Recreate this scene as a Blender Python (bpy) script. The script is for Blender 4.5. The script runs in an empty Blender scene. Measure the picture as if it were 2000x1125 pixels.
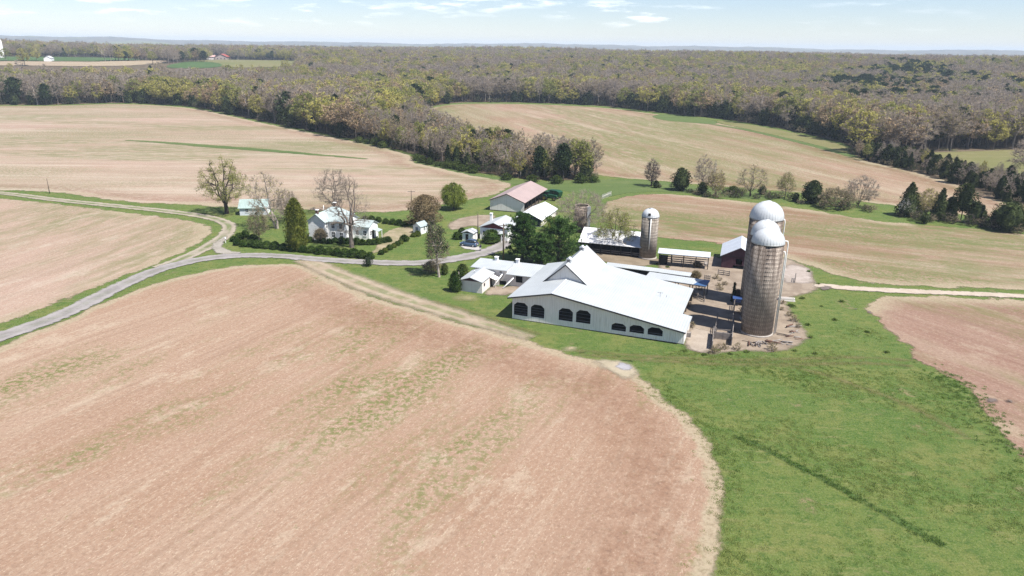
import bpy, bmesh, math, random
import numpy as np
from mathutils import Vector, Matrix
from mathutils.geometry import tessellate_polygon
S = bpy.context.scene
COL = S.collection
R = math.radians
# ------------------------------------------------------------------ camera model (photo pixels -> the ground)
FOC, HY, ROLL, CAMH = 1380.0, 92.0, 0.0135, 46.0
_ang = math.atan(ROLL)
PITCH = math.atan((562.5 - HY) * math.cos(_ang) / FOC)
_fw = np.array([0, math.cos(PITCH), -math.sin(PITCH)]); _r0 = np.array([1., 0, 0]); _d0 = np.cross(_fw, _r0)
RM = np.array([_r0 * math.cos(_ang) - _d0 * math.sin(_ang), _r0 * math.sin(_ang) + _d0 * math.cos(_ang), _fw])
def sstep(a, b, x):
    t = np.clip((x - a) / (b - a), 0, 1); return t * t * (3 - 2 * t)
def T(x, y):
    x = np.asarray(x, float); y = np.asarray(y, float)
    r = np.hypot(x, y); a = np.arctan2(x, np.maximum(y, 1e-3))
    s = sstep(640, 1200, r)
    z = 20 * s + s * (2.2 * np.sin(x / 97 + 1.3) * np.cos(y / 131) + 2.0 * np.sin((x + y) / 210.0))
    z = z - 14 * sstep(1700, 2600, r)
    f = sstep(4300, 7400, r)
    z = z + f * (66 + 7 * np.sin(a * 9 + .6) + 5 * np.sin(a * 23 + 1) + 3 * np.sin(a * 61) + 2.5 * np.sin(a * 173 + r / 300) + 2 * np.sin(a * 257 + r / 170))
    z = z + 16 * sstep(2600, 3300, r) * (1 - sstep(3300, 4200, r)) * (.6 + .4 * np.sin(a * 7 + 2))
    return z
def ray(px, py):
    return np.array([px - 1000.0, py - 562.5, FOC]) @ RM
def G(px, py, z=None):
    d = ray(px, py)
    if z is not None:
        t = (z - CAMH) / d[2]; p = d * t; return np.array([p[0], p[1], z])
    t = (0 - CAMH) / d[2]
    if d[2] > -1e-4 or t < 0: t = 9
    p = d * t
    if math.hypot(p[0], p[1]) < 600: return np.array([p[0], p[1], 0.0])
    ts = np.linspace(.1, 9, 6000); X = d[0] * ts; Y = d[1] * ts; Zr = CAMH + d[2] * ts
    h = Zr - T(X, Y); i = np.argmax(h < 0)
    if h[i] >= 0: i = len(ts) - 1
    return np.array([X[i], Y[i], float(T(X[i], Y[i]))])
def proj(x, y, z):
    v = RM @ np.array([x, y, z - CAMH]); return v[0] / v[2] * FOC + 1000, v[1] / v[2] * FOC + 562.5
def projv(X, Y, Z):
    v = RM @ np.stack([X, Y, Z - CAMH]); return v[0] / v[2] * FOC + 1000, v[1] / v[2] * FOC + 562.5
def zat(b, py):
    lo, hi = 0, 80
    for _ in range(50):
        m = (lo + hi) / 2
        if proj(b[0], b[1], m)[1] > py: lo = m
        else: hi = m
    return lo
def pxm(b):  # photo pixels per metre at a ground point
    return FOC / math.sqrt(b[0] ** 2 + b[1] ** 2 + 46 ** 2)
# ------------------------------------------------------------------ node helpers
class NB:
    def __init__(s, nt): s.nt = nt
    def n(s, typ, ins=None, **props):
        nd = s.nt.nodes.new(typ)
        for k, v in props.items(): setattr(nd, k, v)
        for k, v in (ins or {}).items():
            sk = nd.inputs[k]
            if isinstance(v, bpy.types.NodeSocket): s.nt.links.new(v, sk)
            else: sk.default_value = v
        return nd
    def pos(s): return s.n('ShaderNodeNewGeometry').outputs['Position']
    def obj(s): return s.n('ShaderNodeTexCoord').outputs['Object']
    def map(s, v, scale=(1, 1, 1), rot=(0, 0, 0), loc=(0, 0, 0)):
        return s.n('ShaderNodeMapping', {'Vector': v, 'Scale': scale, 'Rotation': rot, 'Location': loc}).outputs[0]
    def noise(s, v, sc, det=3, ro=.55, dist=0):
        return s.n('ShaderNodeTexNoise', {'Vector': v, 'Scale': sc, 'Detail': det, 'Roughness': ro, 'Distortion': dist}).outputs['Fac']
    def m(s, op, a, b=0, c=0, clamp=False):
        return s.n('ShaderNodeMath', {0: a, 1: b, 2: c}, operation=op, use_clamp=clamp).outputs[0]
    def ss(s, x, a, b, lo=0, hi=1):
        return s.n('ShaderNodeMapRange', {'Value': x, 'From Min': a, 'From Max': b, 'To Min': lo, 'To Max': hi}, interpolation_type='SMOOTHSTEP').outputs[0]
    def mix(s, f, a, b):
        nd = s.n('ShaderNodeMix', data_type='RGBA', clamp_factor=True)
        for k, v in ((0, f), (6, a), (7, b)):
            if isinstance(v, bpy.types.NodeSocket): s.nt.links.new(v, nd.inputs[k])
            elif k == 0: nd.inputs[k].default_value = v
            else: nd.inputs[k].default_value = tuple(v) + (1,) if len(v) == 3 else v
        return nd.outputs[2]
    def bump(s, h, st=.5, d=.1):
        return s.n('ShaderNodeBump', {'Height': h, 'Strength': st, 'Distance': d}).outputs[0]
MATS = {}
def newmat(name):
    m = bpy.data.materials.new(name); m.use_nodes = True; m.node_tree.nodes.clear()
    return m, NB(m.node_tree)
def out(nb, sh):
    o = nb.n('ShaderNodeOutputMaterial'); nb.nt.links.new(sh, o.inputs['Surface'])
def fade(nb, cov, sh):
    return nb.n('ShaderNodeMixShader', {0: cov, 1: nb.n('ShaderNodeBsdfTransparent').outputs[0], 2: sh}).outputs[0]
KEEP = {'pale_siding', 'pale_siding_side', 'white_paint', 'painted_block', 'white_pipe', 'old_white_roof', 'old_white_roof_cross', 'far_white', 'bark_white', 'galvanised_roof', 'pale_blue_boards'}
DIM = .72
def dim(nb, c):
    nd = nb.n('ShaderNodeMix', data_type='RGBA', blend_type='MULTIPLY'); nd.inputs[0].default_value = 1; nb.nt.links.new(c, nd.inputs[6]); nd.inputs[7].default_value = (DIM, DIM, DIM, 1); return nd.outputs[2]
def bsdf(nb, col, rough=.8, normal=None, metal=0, spec=.3, keep=False):
    if not keep: col = dim(nb, col) if isinstance(col, bpy.types.NodeSocket) else [k * DIM for k in col]
    nd = nb.n('ShaderNodeBsdfPrincipled', {'Roughness': rough, 'Metallic': metal, 'Specular IOR Level': spec})
    if isinstance(col, bpy.types.NodeSocket): nb.nt.links.new(col, nd.inputs['Base Color'])
    else: nd.inputs['Base Color'].default_value = tuple(col) + (1,)
    if normal is not None: nb.nt.links.new(normal, nd.inputs['Normal'])
    return nd.outputs[0]
def simple(name, col, rough=.7, var=.25, sc=1.5, metal=0, spec=.3, ribs=None, ribdist=.03, dirt=None, dirtamt=.35, boards=None):
    """painted / metal / timber surface: broad and fine colour variation, optional ribs (axis, per metre) and streaks of dirt"""
    if name in MATS: return MATS[name]
    m, b = newmat(name); o = b.obj()
    f = b.noise(o, sc, 4); f2 = b.noise(o, sc * 9, 3)
    c = b.mix(b.ss(f, .3, .7), [k * (1 - var) for k in col], [min(1, k * (1 + var * .6)) for k in col])
    c = b.mix(b.m('MULTIPLY', b.ss(f2, .45, .75), .3), c, [k * (1 - var) for k in col])
    if dirt:
        st = b.noise(b.map(o, (3, 3, .25)), 1.2, 4)
        c = b.mix(b.m('MULTIPLY', b.ss(st, .5, .72), dirtamt), c, dirt)
    nrm = None
    if ribs:
        ax, per = ribs
        sep = b.n('ShaderNodeSeparateXYZ', {0: o}).outputs[ax]
        w = b.m('FRACT', b.m('MULTIPLY', sep, per))
        h = b.ss(b.m('ABSOLUTE', b.m('SUBTRACT', w, .5)), .28, .42)
        nrm = b.bump(h, .8, ribdist)
        if boards:
            c = b.mix(b.m('MULTIPLY', b.ss(b.m('ABSOLUTE', b.m('SUBTRACT', w, .5)), .4, .48), boards), c, [k * .35 for k in col])
    else:
        nrm = b.bump(f2, .25, .02)
    out(b, bsdf(b, c, rough, nrm, metal, spec, name in KEEP)); MATS[name] = m
    return m
def leafmat(name, c1, c2, trans=.3, sc=.35, rand=.5):
    if name in MATS: return MATS[name]
    m, b = newmat(name)
    ri = b.n('ShaderNodeObjectInfo').outputs['Random']
    f = b.noise(b.pos(), sc, 3)
    g = b.m('ADD', b.m('MULTIPLY', b.m('SUBTRACT', ri, .5), rand), b.ss(f, .3, .7), clamp=True)
    c = b.mix(g, [k * DIM for k in c1], [k * DIM for k in c2])
    d = b.n('ShaderNodeBsdfDiffuse', {'Color': c}).outputs[0]
    t = b.n('ShaderNodeBsdfTranslucent', {'Color': c}).outputs[0]
    mx = b.n('ShaderNodeMixShader', {0: trans, 1: d, 2: t}).outputs[0]
    out(b, mx); MATS[name] = m
    return m
# ------------------------------------------------------------------ ground materials
def grass_color(b, P):
    n1 = b.noise(P, .018, 3); n2 = b.noise(P, .13, 5, .65); n3 = b.noise(P, .8, 6, .72); n4 = b.noise(P, 4.0, 4, .75)
    st = b.noise(b.map(P, (.35, 1.6, 1), (0, 0, R(28))), .5, 5, .68)
    c = b.mix(b.ss(n1, .38, .62), (.088, .143, .032), (.114, .160, .040))
    c = b.mix(b.m('MULTIPLY', b.ss(n2, .44, .66), .7), c, (.175, .182, .056))
    c = b.mix(b.m('MULTIPLY', b.ss(n2, .46, .30), .4), c, (.056, .108, .022))
    c = b.mix(b.m('MULTIPLY', b.ss(n3, .50, .62), .6), c, (.044, .098, .02))
    c = b.mix(b.m('MULTIPLY', b.ss(n3, .46, .34), .5), c, (.175, .195, .062))
    c = b.mix(b.m('MULTIPLY', b.ss(n4, .50, .66), .65), c, (.205, .23, .085))
    c = b.mix(b.m('MULTIPLY', b.ss(n4, .47, .33), .55), c, (.034, .075, .017))
    c = b.mix(b.m('MULTIPLY', b.ss(st, .55, .68), .5), c, (.225, .21, .09))
    c = b.mix(b.m('MULTIPLY', b.ss(st, .44, .32), .4), c, (.045, .1, .024))
    c = b.mix(b.m('MULTIPLY', b.m('MULTIPLY', b.ss(n2, .41, .30), b.ss(n3, .44, .56)), .75), c, (.25, .20, .11))
    h = b.m('ADD', b.m('MULTIPLY', n3, .6), b.m('MULTIPLY', n4, .5))
    return c, h
def m_grass():
    m, b = newmat('grass_ground'); P = b.pos()
    c, h = grass_color(b, P)
    ln = b.n('ShaderNodeVectorMath', {0: P}, operation='LENGTH').outputs['Value']
    w1 = b.noise(P, .012, 5, .7); w2 = b.noise(P, .0016, 3)
    wood = b.mix(b.ss(w1, .4, .6), (.09, .085, .06), (.19, .165, .12))
    wood = b.mix(b.m('MULTIPLY', b.ss(w2, .55, .62), .7), wood, (.18, .19, .08))
    c = b.mix(b.ss(ln, 1400, 1800), c, wood)
    out(b, bsdf(b, c, .95, b.bump(h, .9, .3), 0, .1)); return m
def m_field(name, rowdeg, soil, soil2, straw, green, gamt=.5, fringe=3.0, red=None, band=(4, 22), rows=.35, blotch=.012, gscale=.02, edgegreen=0, rag=1.0, fringe_all=False, bigrows=.35, blot=1.0, redx=None, wash=None):
    m, b = newmat(name); P = b.pos()
    g, gh = grass_color(b, P)
    e = b.n('ShaderNodeAttribute', attribute_name='edge').outputs['Fac']
    e = b.m('ADD', e, b.m('MULTIPLY', b.m('SUBTRACT', b.noise(P, .22, 3), .5), 5.0 * rag))
    e = b.m('ADD', e, b.m('MULTIPLY', b.m('SUBTRACT', b.noise(P, 1.6, 2), .5), 1.6 * rag))
    row = b.map(P, (1, 1, 1), (0, 0, -R(rowdeg)))
    rl = b.map(row, (.06, 1.0, 1)); rs = b.map(row, (.22, 1.0, 1))
    big = b.noise(P, blotch, 4, .6); mid = b.noise(b.map(row, (.35, 1, 1)), .07, 4, .6)
    streak = b.noise(rl, .8, 5, .7); fine = b.noise(b.map(row, (.45, 1, 1)), 2.4, 5, .8); grain = b.noise(P, 1.9, 6, .8); speck = b.noise(b.map(row, (.6, 1, 1)), 4.6, 4, .75); patch = b.noise(b.map(row, (.5, 1, 1), loc=(5, 2, 0)), .16, 6, .72)
    t = b.m('ADD', b.m('MULTIPLY', big, .4), b.m('ADD', b.m('MULTIPLY', mid, .3), b.m('MULTIPLY', patch, .3)))
    c = b.mix(b.ss(t, .42, .58), soil, soil2)
    c = b.mix(b.m('MULTIPLY', b.ss(streak, .50, .64), rows * .8), c, straw)
    c = b.mix(b.m('MULTIPLY', b.ss(streak, .46, .32), rows * .6), c, [k * .76 for k in soil])
    rb = b.noise(b.map(row, (.045, 1, 1), loc=(1, 8, 0)), .13, 5, .68)
    c = b.mix(b.m('MULTIPLY', b.ss(rb, .51, .62), bigrows), c, straw)
    c = b.mix(b.m('MULTIPLY', b.ss(rb, .47, .36), bigrows * .9), c, [k * .8 for k in soil2])
    c = b.mix(b.m('MULTIPLY', b.ss(patch, .54, .64), .5), c, straw)
    c = b.mix(b.m('MULTIPLY', b.ss(patch, .46, .36), .35 * blot), c, [k * .78 for k in soil2])
    c = b.mix(b.m('MULTIPLY', b.ss(fine, .54, .64), .5), c, [min(.6, k * 1.15) for k in straw])
    c = b.mix(b.m('MULTIPLY', b.ss(grain, .52, .62), .5), c, [k * .64 for k in soil])
    c = b.mix(b.m('MULTIPLY', b.ss(grain, .47, .37), .35), c, straw)
    c = b.mix(b.m('MULTIPLY', b.ss(speck, .58, .68), .65), c, [min(.62, k * 1.35) for k in straw])
    c = b.mix(b.m('MULTIPLY', b.ss(speck, .43, .34), .45), c, [k * .5 for k in soil])
    rv = b.n('ShaderNodeSeparateXYZ', {0: row}).outputs[1]
    wob = b.m('ADD', rv, b.m('MULTIPLY', b.noise(P, .02, 2), 9.0))
    wt = b.m('ABSOLUTE', b.m('SUBTRACT', b.m('ABSOLUTE', b.m('SUBTRACT', b.m('MODULO', b.m('ADD', wob, 9000.0), 11.0), 5.5)), 1.1))
    c = b.mix(b.m('MULTIPLY', b.m('MULTIPLY', b.ss(wt, .5, .15), b.ss(b.noise(P, .06, 3), .4, .6)), .3), c, [k * .74 for k in soil2])
    if wash is None: wash = gamt if gamt > .6 else 0
    if wash:
        ws = b.noise(b.map(row, (.28, 1, 1), loc=(17, 4, 0)), gscale * 1.1, 5, .62)
        wf = b.ss(b.noise(b.map(row, (.3, 1, 1)), .35, 6, .75), .36, .60)
        c = b.mix(b.m('MULTIPLY', b.m('MULTIPLY', b.ss(ws, .60 - .12 * wash, .72 - .10 * wash), wf), min(.85, .3 + .4 * wash)), c, green)
    # weeds
    g1 = b.ss(b.noise(b.map(row, (.35, 1, 1), loc=(3, 9, 0)), gscale, 4, .6), .62 - .14 * gamt, .74 - .1 * gamt)
    g2 = b.ss(b.noise(P, 1.1, 5, .75), .46, .56)
    gr = b.m('MULTIPLY', g1, g2)
    gr = b.m('MAXIMUM', gr, b.m('MULTIPLY', b.ss(b.noise(P, .9, 5, .75), .62, .70), .75))
    c = b.mix(b.m('MULTIPLY', gr, .8), c, green)
    if red:
        bb = b.m('MULTIPLY', b.ss(e, band[0] * .5, band[0] * 1.6), b.ss(e, band[1], band[1] * .4))
        bn = b.m('MULTIPLY', b.ss(b.noise(P, .03, 3), .22, .45), b.ss(b.noise(P, .5, 6, .78), .34, .6))
        if redx is not None: bb = b.m('MULTIPLY', bb, b.ss(b.n('ShaderNodeSeparateXYZ', {0: P}).outputs[0], redx - 25, redx + 15))
        c = b.mix(b.m('MULTIPLY', b.m('MULTIPLY', bb, bn), .62), c, b.mix(b.ss(grain, .4, .65), red, [k * .6 for k in red]))
    if fringe:
        fr = b.m('MULTIPLY', b.ss(e, fringe * (1.25 if fringe_all else 2.0), fringe * (.7 if fringe_all else .3)), b.ss(b.noise(P, .035, 3), .22 if fringe_all else .42, .36 if fringe_all else .56))
        c = b.mix(b.m('MULTIPLY', fr, .85), c, b.mix(b.ss(grain, .45, .65), (.37, .31, .215), (.25, .20, .13)))
    cov = b.ss(e, -.4, .5)
    h = b.m('ADD', b.m('MULTIPLY', grain, .6), b.m('MULTIPLY', fine, .4))
    out(b, fade(b, cov, bsdf(b, c, .95, b.bump(h, .6, .12), 0, .1))); return m
def m_track(name, ca, cb, strip=None, edge0=-.3, edge1=.35, outer=None):
    """roads, tracks and bare yards: 'edge' fades to the grass around, 'across' gives wheel lines"""
    m, b = newmat(name); P = b.pos()
    g, gh = grass_color(b, P)
    if outer: g = b.mix(b.ss(b.noise(P, .3, 5, .65), outer[0], outer[0] + .16), g, outer[1])
    e = b.n('ShaderNodeAttribute', attribute_name='edge').outputs['Fac']
    a = b.n('ShaderNodeAttribute', attribute_name='across').outputs['Fac']
    e = b.m('ADD', e, b.m('MULTIPLY', b.m('SUBTRACT', b.noise(P, .5, 4, .65), .5), 2.2))
    n = b.noise(P, .35, 4); f = b.noise(P, 3.5, 4, .7)
    c = b.mix(b.ss(n, .35, .65), ca, cb)
    c = b.mix(b.m('MULTIPLY', b.ss(f, .5, .7), .55), c, [k * .62 for k in ca])
    c = b.mix(b.m('MULTIPLY', b.ss(b.noise(P, 7, 2), .55, .7), .4), c, [min(.7, k * 1.4) for k in cb])
    if strip:
        w = b.m('ABSOLUTE', a)
        s = b.m('MULTIPLY', b.ss(w, .45, .2), b.ss(b.noise(P, .25, 4), .35, .55))
        c = b.mix(b.m('MULTIPLY', s, strip), c, g)
        c = b.mix(b.m('MULTIPLY', b.ss(b.m('ABSOLUTE', b.m('SUBTRACT', w, .8)), .45, .1), .35), c, [min(.7, k * 1.25) for k in cb])
    cov = b.ss(e, edge0, edge1)
    out(b, fade(b, cov, bsdf(b, c, .9, b.bump(f, .4, .08), 0, .15))); return m
def m_litter():
    m, b = newmat('leaf_litter'); P = b.pos()
    g, gh = grass_color(b, P)
    e = b.n('ShaderNodeAttribute', attribute_name='edge').outputs['Fac']
    n = b.noise(P, .12, 5, .65); f = b.noise(P, 2.0, 4, .7)
    c = b.mix(b.ss(n, .35, .65), (.10, .075, .05), (.17, .13, .09))
    c = b.mix(b.m('MULTIPLY', b.ss(f, .5, .7), .5), c, (.06, .05, .03))
    c = b.mix(b.m('MULTIPLY', b.ss(b.noise(P, .07, 3), .55, .7), .6), c, (.06, .09, .03))
    e = b.m('ADD', e, b.m('MULTIPLY', b.m('SUBTRACT', b.noise(P, .2, 3), .5), 6))
    out(b, fade(b, b.ss(e, -1, 3), bsdf(b, c, .95, b.bump(f, .6, .2), 0, .1))); return m
# ------------------------------------------------------------------ mesh helpers
def link(o, parent=None):
    COL.objects.link(o)
    if parent is not None: o.parent = parent
    return o
def tag(o, label=None, cat=None, group=None, kind=None):
    if label: o['label'] = label
    if cat: o['category'] = cat
    if group: o['group'] = group
    if kind: o['kind'] = kind
    return o
def thing(name, label, cat, loc=(0, 0, 0), rotz=0, group=None):
    o = bpy.data.objects.new(name, None); link(o); o.location = loc; o.rotation_euler = (0, 0, rotz); o.empty_display_size = .3
    return tag(o, label, cat, group)
def mesh_np(name, V, F, mats=(), mi=None, smooth=False):
    """V (n,3); F list/array of equal-length faces or list of arrays of tris/quads"""
    me = bpy.data.meshes.new(name)
    Fs = F if isinstance(F, list) and len(F) and isinstance(F[0], np.ndarray) and F[0].ndim == 2 else [np.asarray(F)]
    Fs = [f for f in Fs if len(f)]
    nl = sum(f.size for f in Fs); npoly = sum(len(f) for f in Fs)
    me.vertices.add(len(V)); me.vertices.foreach_set('co', np.asarray(V, np.float32).ravel())
    me.loops.add(nl); me.loops.foreach_set('vertex_index', np.concatenate([f.ravel() for f in Fs]).astype(np.int32))
    me.polygons.add(npoly)
    tot = np.concatenate([np.full(len(f), f.shape[1]) for f in Fs]); st = np.concatenate([[0], np.cumsum(tot)[:-1]])
    me.polygons.foreach_set('loop_start', st.astype(np.int32)); me.polygons.foreach_set('loop_total', tot.astype(np.int32))
    for m in mats: me.materials.append(m)
    if mi is not None: me.polygons.foreach_set('material_index', np.asarray(mi, np.int32))
    me.polygons.foreach_set('use_smooth', np.full(npoly, smooth, bool))
    me.update(calc_edges=True); me.validate()
    return me
class MB:
    """collects shapes into ONE mesh"""
    def __init__(s): s.v = []; s.f = []; s.sm = []
    def add(s, vs, fs, smooth=False):
        o = len(s.v); s.v += [tuple(map(float, p)) for p in vs]; s.f += [tuple(o + i for i in f) for f in fs]; s.sm += [smooth] * len(fs); return s
    def box(s, x0, x1, y0, y1, z0, z1):
        v = [(x0, y0, z0), (x1, y0, z0), (x1, y1, z0), (x0, y1, z0), (x0, y0, z1), (x1, y0, z1), (x1, y1, z1), (x0, y1, z1)]
        return s.add(v, [(0, 3, 2, 1), (4, 5, 6, 7), (0, 1, 5, 4), (1, 2, 6, 5), (2, 3, 7, 6), (3, 0, 4, 7)])
    def slab(s, pts, t):
        """polygon in space given thickness t straight down"""
        n = len(pts); v = list(pts) + [(p[0], p[1], p[2] - t) for p in pts]
        f = [tuple(range(n)), tuple(range(2 * n - 1, n - 1, -1))] + [(i, i + n, (i + 1) % n + n, (i + 1) % n) for i in range(n)]
        return s.add(v, f)
    def prism(s, prof, axis, a, b):
        """2-D profile extruded along an axis ('x' or 'y') from a to b"""
        n = len(prof)
        q = (lambda p, t: (t, p[0], p[1])) if axis == 'x' else (lambda p, t: (p[0], t, p[1]))
        v = [q(p, a) for p in prof] + [q(p, b) for p in prof]
        f = [tuple(range(n)), tuple(range(2 * n - 1, n - 1, -1))] + [(i, i + n, (i + 1) % n + n, (i + 1) % n) for i in range(n)]
        return s.add(v, f)
    def tube(s, pts, rad, seg=8, cap=True, smooth=True):
        P = [Vector(p) for p in pts]; rad = rad if hasattr(rad, '__len__') else [rad] * len(P)
        v = []; f = []
        for i, p in enumerate(P):
            d = (P[min(i + 1, len(P) - 1)] - P[max(i - 1, 0)]).normalized()
            a = d.cross(Vector((0, 0, 1)) if abs(d.z) < .95 else Vector((1, 0, 0))).normalized(); c = d.cross(a)
            for k in range(seg):
                t = 2 * math.pi * k / seg; v.append(p + (a * math.cos(t) + c * math.sin(t)) * rad[i])
        for i in range(len(P) - 1):
            for k in range(seg):
                f.append((i * seg + k, i * seg + (k + 1) % seg, (i + 1) * seg + (k + 1) % seg, (i + 1) * seg + k))
        s.add(v, f, smooth)
        if cap:
            o = len(s.v) - len(v)
            s.f += [tuple(o + k for k in range(seg - 1, -1, -1)), tuple(o + (len(P) - 1) * seg + k for k in range(seg))]; s.sm += [False, False]
        return s
    def lathe(s, prof, seg=32, c=(0, 0), smooth=True, a0=0):
        """profile of (r, z) turned about the vertical"""
        v = []; f = []; n = len(prof)
        for r, z in prof:
            for k in range(seg):
                t = a0 + 2 * math.pi * k / seg; v.append((c[0] + r * math.cos(t), c[1] + r * math.sin(t), z))
        for i in range(n - 1):
            for k in range(seg): f.append((i * seg + k, i * seg + (k + 1) % seg, (i + 1) * seg + (k + 1) % seg, (i + 1) * seg + k))
        return s.add(v, f, smooth)
    def holed(s, outline, holes, y0, y1):
        """wall in the x-z plane with real openings, between y0 and y1"""
        loops = [list(outline)] + [list(h) for h in holes]
        tri = tessellate_polygon([[Vector((p[0], p[1], 0)) for p in l] for l in loops])
        flat = [p for l in loops for p in l]; n = len(flat)
        v = [(p[0], y0, p[1]) for p in flat] + [(p[0], y1, p[1]) for p in flat]
        f = [tuple(t) for t in tri] + [tuple(i + n for i in reversed(t)) for t in tri]
        o = 0
        for l in loops:
            k = len(l); f += [(o + i, o + (i + 1) % k, n + o + (i + 1) % k, n + o + i) for i in range(k)]; o += k
        return s.add(v, f)
    def build(s, name, mat, parent=None, fix=True):
        me = bpy.data.meshes.new(name); me.from_pydata(s.v, [], s.f)
        me.polygons.foreach_set('use_smooth', s.sm)
        for m in (mat if isinstance(mat, (list, tuple)) else [mat]): me.materials.append(m)
        if fix:
            bm = bmesh.new(); bm.from_mesh(me); bmesh.ops.recalc_face_normals(bm, faces=bm.faces); bm.to_mesh(me); bm.free()
        return link(bpy.data.objects.new(name, me), parent)
def chaikin(P, n=2, closed=True):
    P = np.asarray(P, float)
    for _ in range(n):
        if closed:
            Q = np.roll(P, -1, 0); P = np.stack([.75 * P + .25 * Q, .25 * P + .75 * Q], 1).reshape(-1, 2)
        else:
            A, B = P[:-1], P[1:]; M = np.stack([.75 * A + .25 * B, .25 * A + .75 * B], 1).reshape(-1, 2); P = np.vstack([P[:1], M[1:-1], P[-1:]])
    return P
def inside(poly, X, Y):
    c = np.zeros(X.shape, bool); n = len(poly)
    for i in range(n):
        x1, y1 = poly[i]; x2, y2 = poly[(i + 1) % n]
        if y1 == y2: continue
        k = ((y1 > Y) != (y2 > Y)) & (X < (x2 - x1) * (Y - y1) / (y2 - y1) + x1); c ^= k
    return c
def sdist(poly, X, Y):
    d = np.full(X.shape, 1e9)
    n = len(poly)
    for i in range(n):
        x1, y1 = poly[i]; x2, y2 = poly[(i + 1) % n]; dx, dy = x2 - x1, y2 - y1; L = dx * dx + dy * dy + 1e-9
        t = np.clip(((X - x1) * dx + (Y - y1) * dy) / L, 0, 1)
        d = np.minimum(d, (X - x1 - t * dx) ** 2 + (Y - y1 - t * dy) ** 2)
    return np.where(inside(poly, X, Y), 1, -1) * np.sqrt(d)
def wpoly(px): return np.array([G(*p)[:2] for p in px])
def setattr_f(me, name, vals):
    a = me.attributes.new(name, 'FLOAT', 'POINT'); a.data.foreach_set('value', np.asarray(vals, np.float32))
def sheet(name, poly, mat, cell, off, margin=4.2, smooth=2, kind='structure'):
    poly = chaikin(poly, smooth)
    x0, y0 = poly.min(0) - margin - cell; x1, y1 = poly.max(0) + margin + cell
    nx = int((x1 - x0) / cell) + 2; ny = int((y1 - y0) / cell) + 2
    X, Y = np.meshgrid(x0 + cell * np.arange(nx), y0 + cell * np.arange(ny)); D = sdist(poly, X, Y)
    idx = np.arange(nx * ny).reshape(ny, nx)
    q = np.stack([idx[:-1, :-1], idx[:-1, 1:], idx[1:, 1:], idx[1:, :-1]], -1).reshape(-1, 4)
    keep = D.ravel()[q].max(1) > -margin; q = q[keep]
    u, inv = np.unique(q, return_inverse=True); q = inv.reshape(-1, 4)
    Xf, Yf = X.ravel()[u], Y.ravel()[u]
    V = np.stack([Xf, Yf, T(Xf, Yf) + off], 1)
    me = mesh_np(name, V, q, [mat]); setattr_f(me, 'edge', D.ravel()[u]); setattr_f(me, 'across', np.zeros(len(u)))
    o = link(bpy.data.objects.new(name, me)); return tag(o, kind=kind), poly
def ribbon(name, pts, w, mat, off, margin=1.5, step=1.5, kind='structure', smooth=3):
    P = chaikin(pts, smooth, False); d = np.r_[0, np.cumsum(np.hypot(*np.diff(P, axis=0).T))]
    w = np.asarray(w, float) if hasattr(w, '__len__') else np.full(len(pts), float(w))
    s = np.arange(0, d[-1], step); C = np.stack([np.interp(s, d, P[:, 0]), np.interp(s, d, P[:, 1])], 1)
    W = np.interp(s / d[-1], np.linspace(0, 1, len(w)), w)
    t = np.gradient(C, axis=0); t /= np.linalg.norm(t, axis=1)[:, None]; nrm = np.stack([-t[:, 1], t[:, 0]], 1)
    ks = np.linspace(-1, 1, 9); V = []; E = []; A = []
    for k in ks:
        hw = W / 2 + margin; q = C + nrm * (k * hw)[:, None]; V.append(np.stack([q[:, 0], q[:, 1], T(q[:, 0], q[:, 1]) + off], 1)); E.append(W / 2 - np.abs(k) * hw); A.append(k * hw / (W / 2))
    n = len(s); V = np.concatenate(V); idx = np.arange(9 * n).reshape(9, n)
    q = np.stack([idx[:-1, :-1], idx[:-1, 1:], idx[1:, 1:], idx[1:, :-1]], -1).reshape(-1, 4)
    E = np.concatenate(E); ends = np.minimum(s, d[-1] - s); E = np.minimum(E, np.tile(ends, 9) - .3)
    me = mesh_np(name, V, q, [mat]); setattr_f(me, 'edge', E); setattr_f(me, 'across', np.concatenate(A))
    return tag(link(bpy.data.objects.new(name, me)), kind=kind), C
#--GROUND--
# ------------------------------------------------------------------ ground, fields, roads
def build_ground():
    az = np.radians(np.arange(0, 360, .75)); r = 4 * 1.025 ** np.arange(322)
    A, RR = np.meshgrid(az, r); X = RR * np.sin(A); Y = RR * np.cos(A)
    Z = np.where(Y > -200, T(X, np.abs(Y) + 1e-6), 0) * np.where(Y > 0, 1, .0)
    n, k = A.shape; idx = np.arange(n * k).reshape(n, k); nx = np.roll(idx, -1, 1)
    q = np.stack([idx[:-1], idx[1:], nx[1:], nx[:-1]], -1).reshape(-1, 4)
    V = np.stack([X.ravel(), Y.ravel(), Z.ravel()], 1); V = np.vstack([V, [[0, 0, 0]]])
    tri = np.stack([nx[0], np.full(k, n * k), idx[0]], -1)
    me = mesh_np('ground', V, [q, tri], [m_grass()])
    tag(link(bpy.data.objects.new('ground', me)), kind='structure')
build_ground()
OPEN = []   # world polygons no forest stands in
TAN, PINK, STRAW, GRN = (.34, .25, .165), (.33, .222, .158), (.44, .36, .27), (.105, .13, .04)
fA = [(-420, 1500), (-420, 860), (-200, 765), (0, 676), (50, 655), (120, 630), (190, 597), (255, 570), (325, 547), (400, 529), (470, 518), (525, 516), (580, 516), (612, 525), (640, 540), (675, 560), (750, 588), (825, 607), (875, 623), (925, 637), (1000, 655), (1075, 681), (1150, 703), (1195, 707), (1235, 716), (1247, 732), (1277, 757), (1312, 790), (1350, 820), (1382, 852), (1400, 890), (1409, 935), (1411, 990), (1410, 1040), (1402, 1090), (1392, 1150), (1370, 1250), (1320, 1500)]
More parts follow.
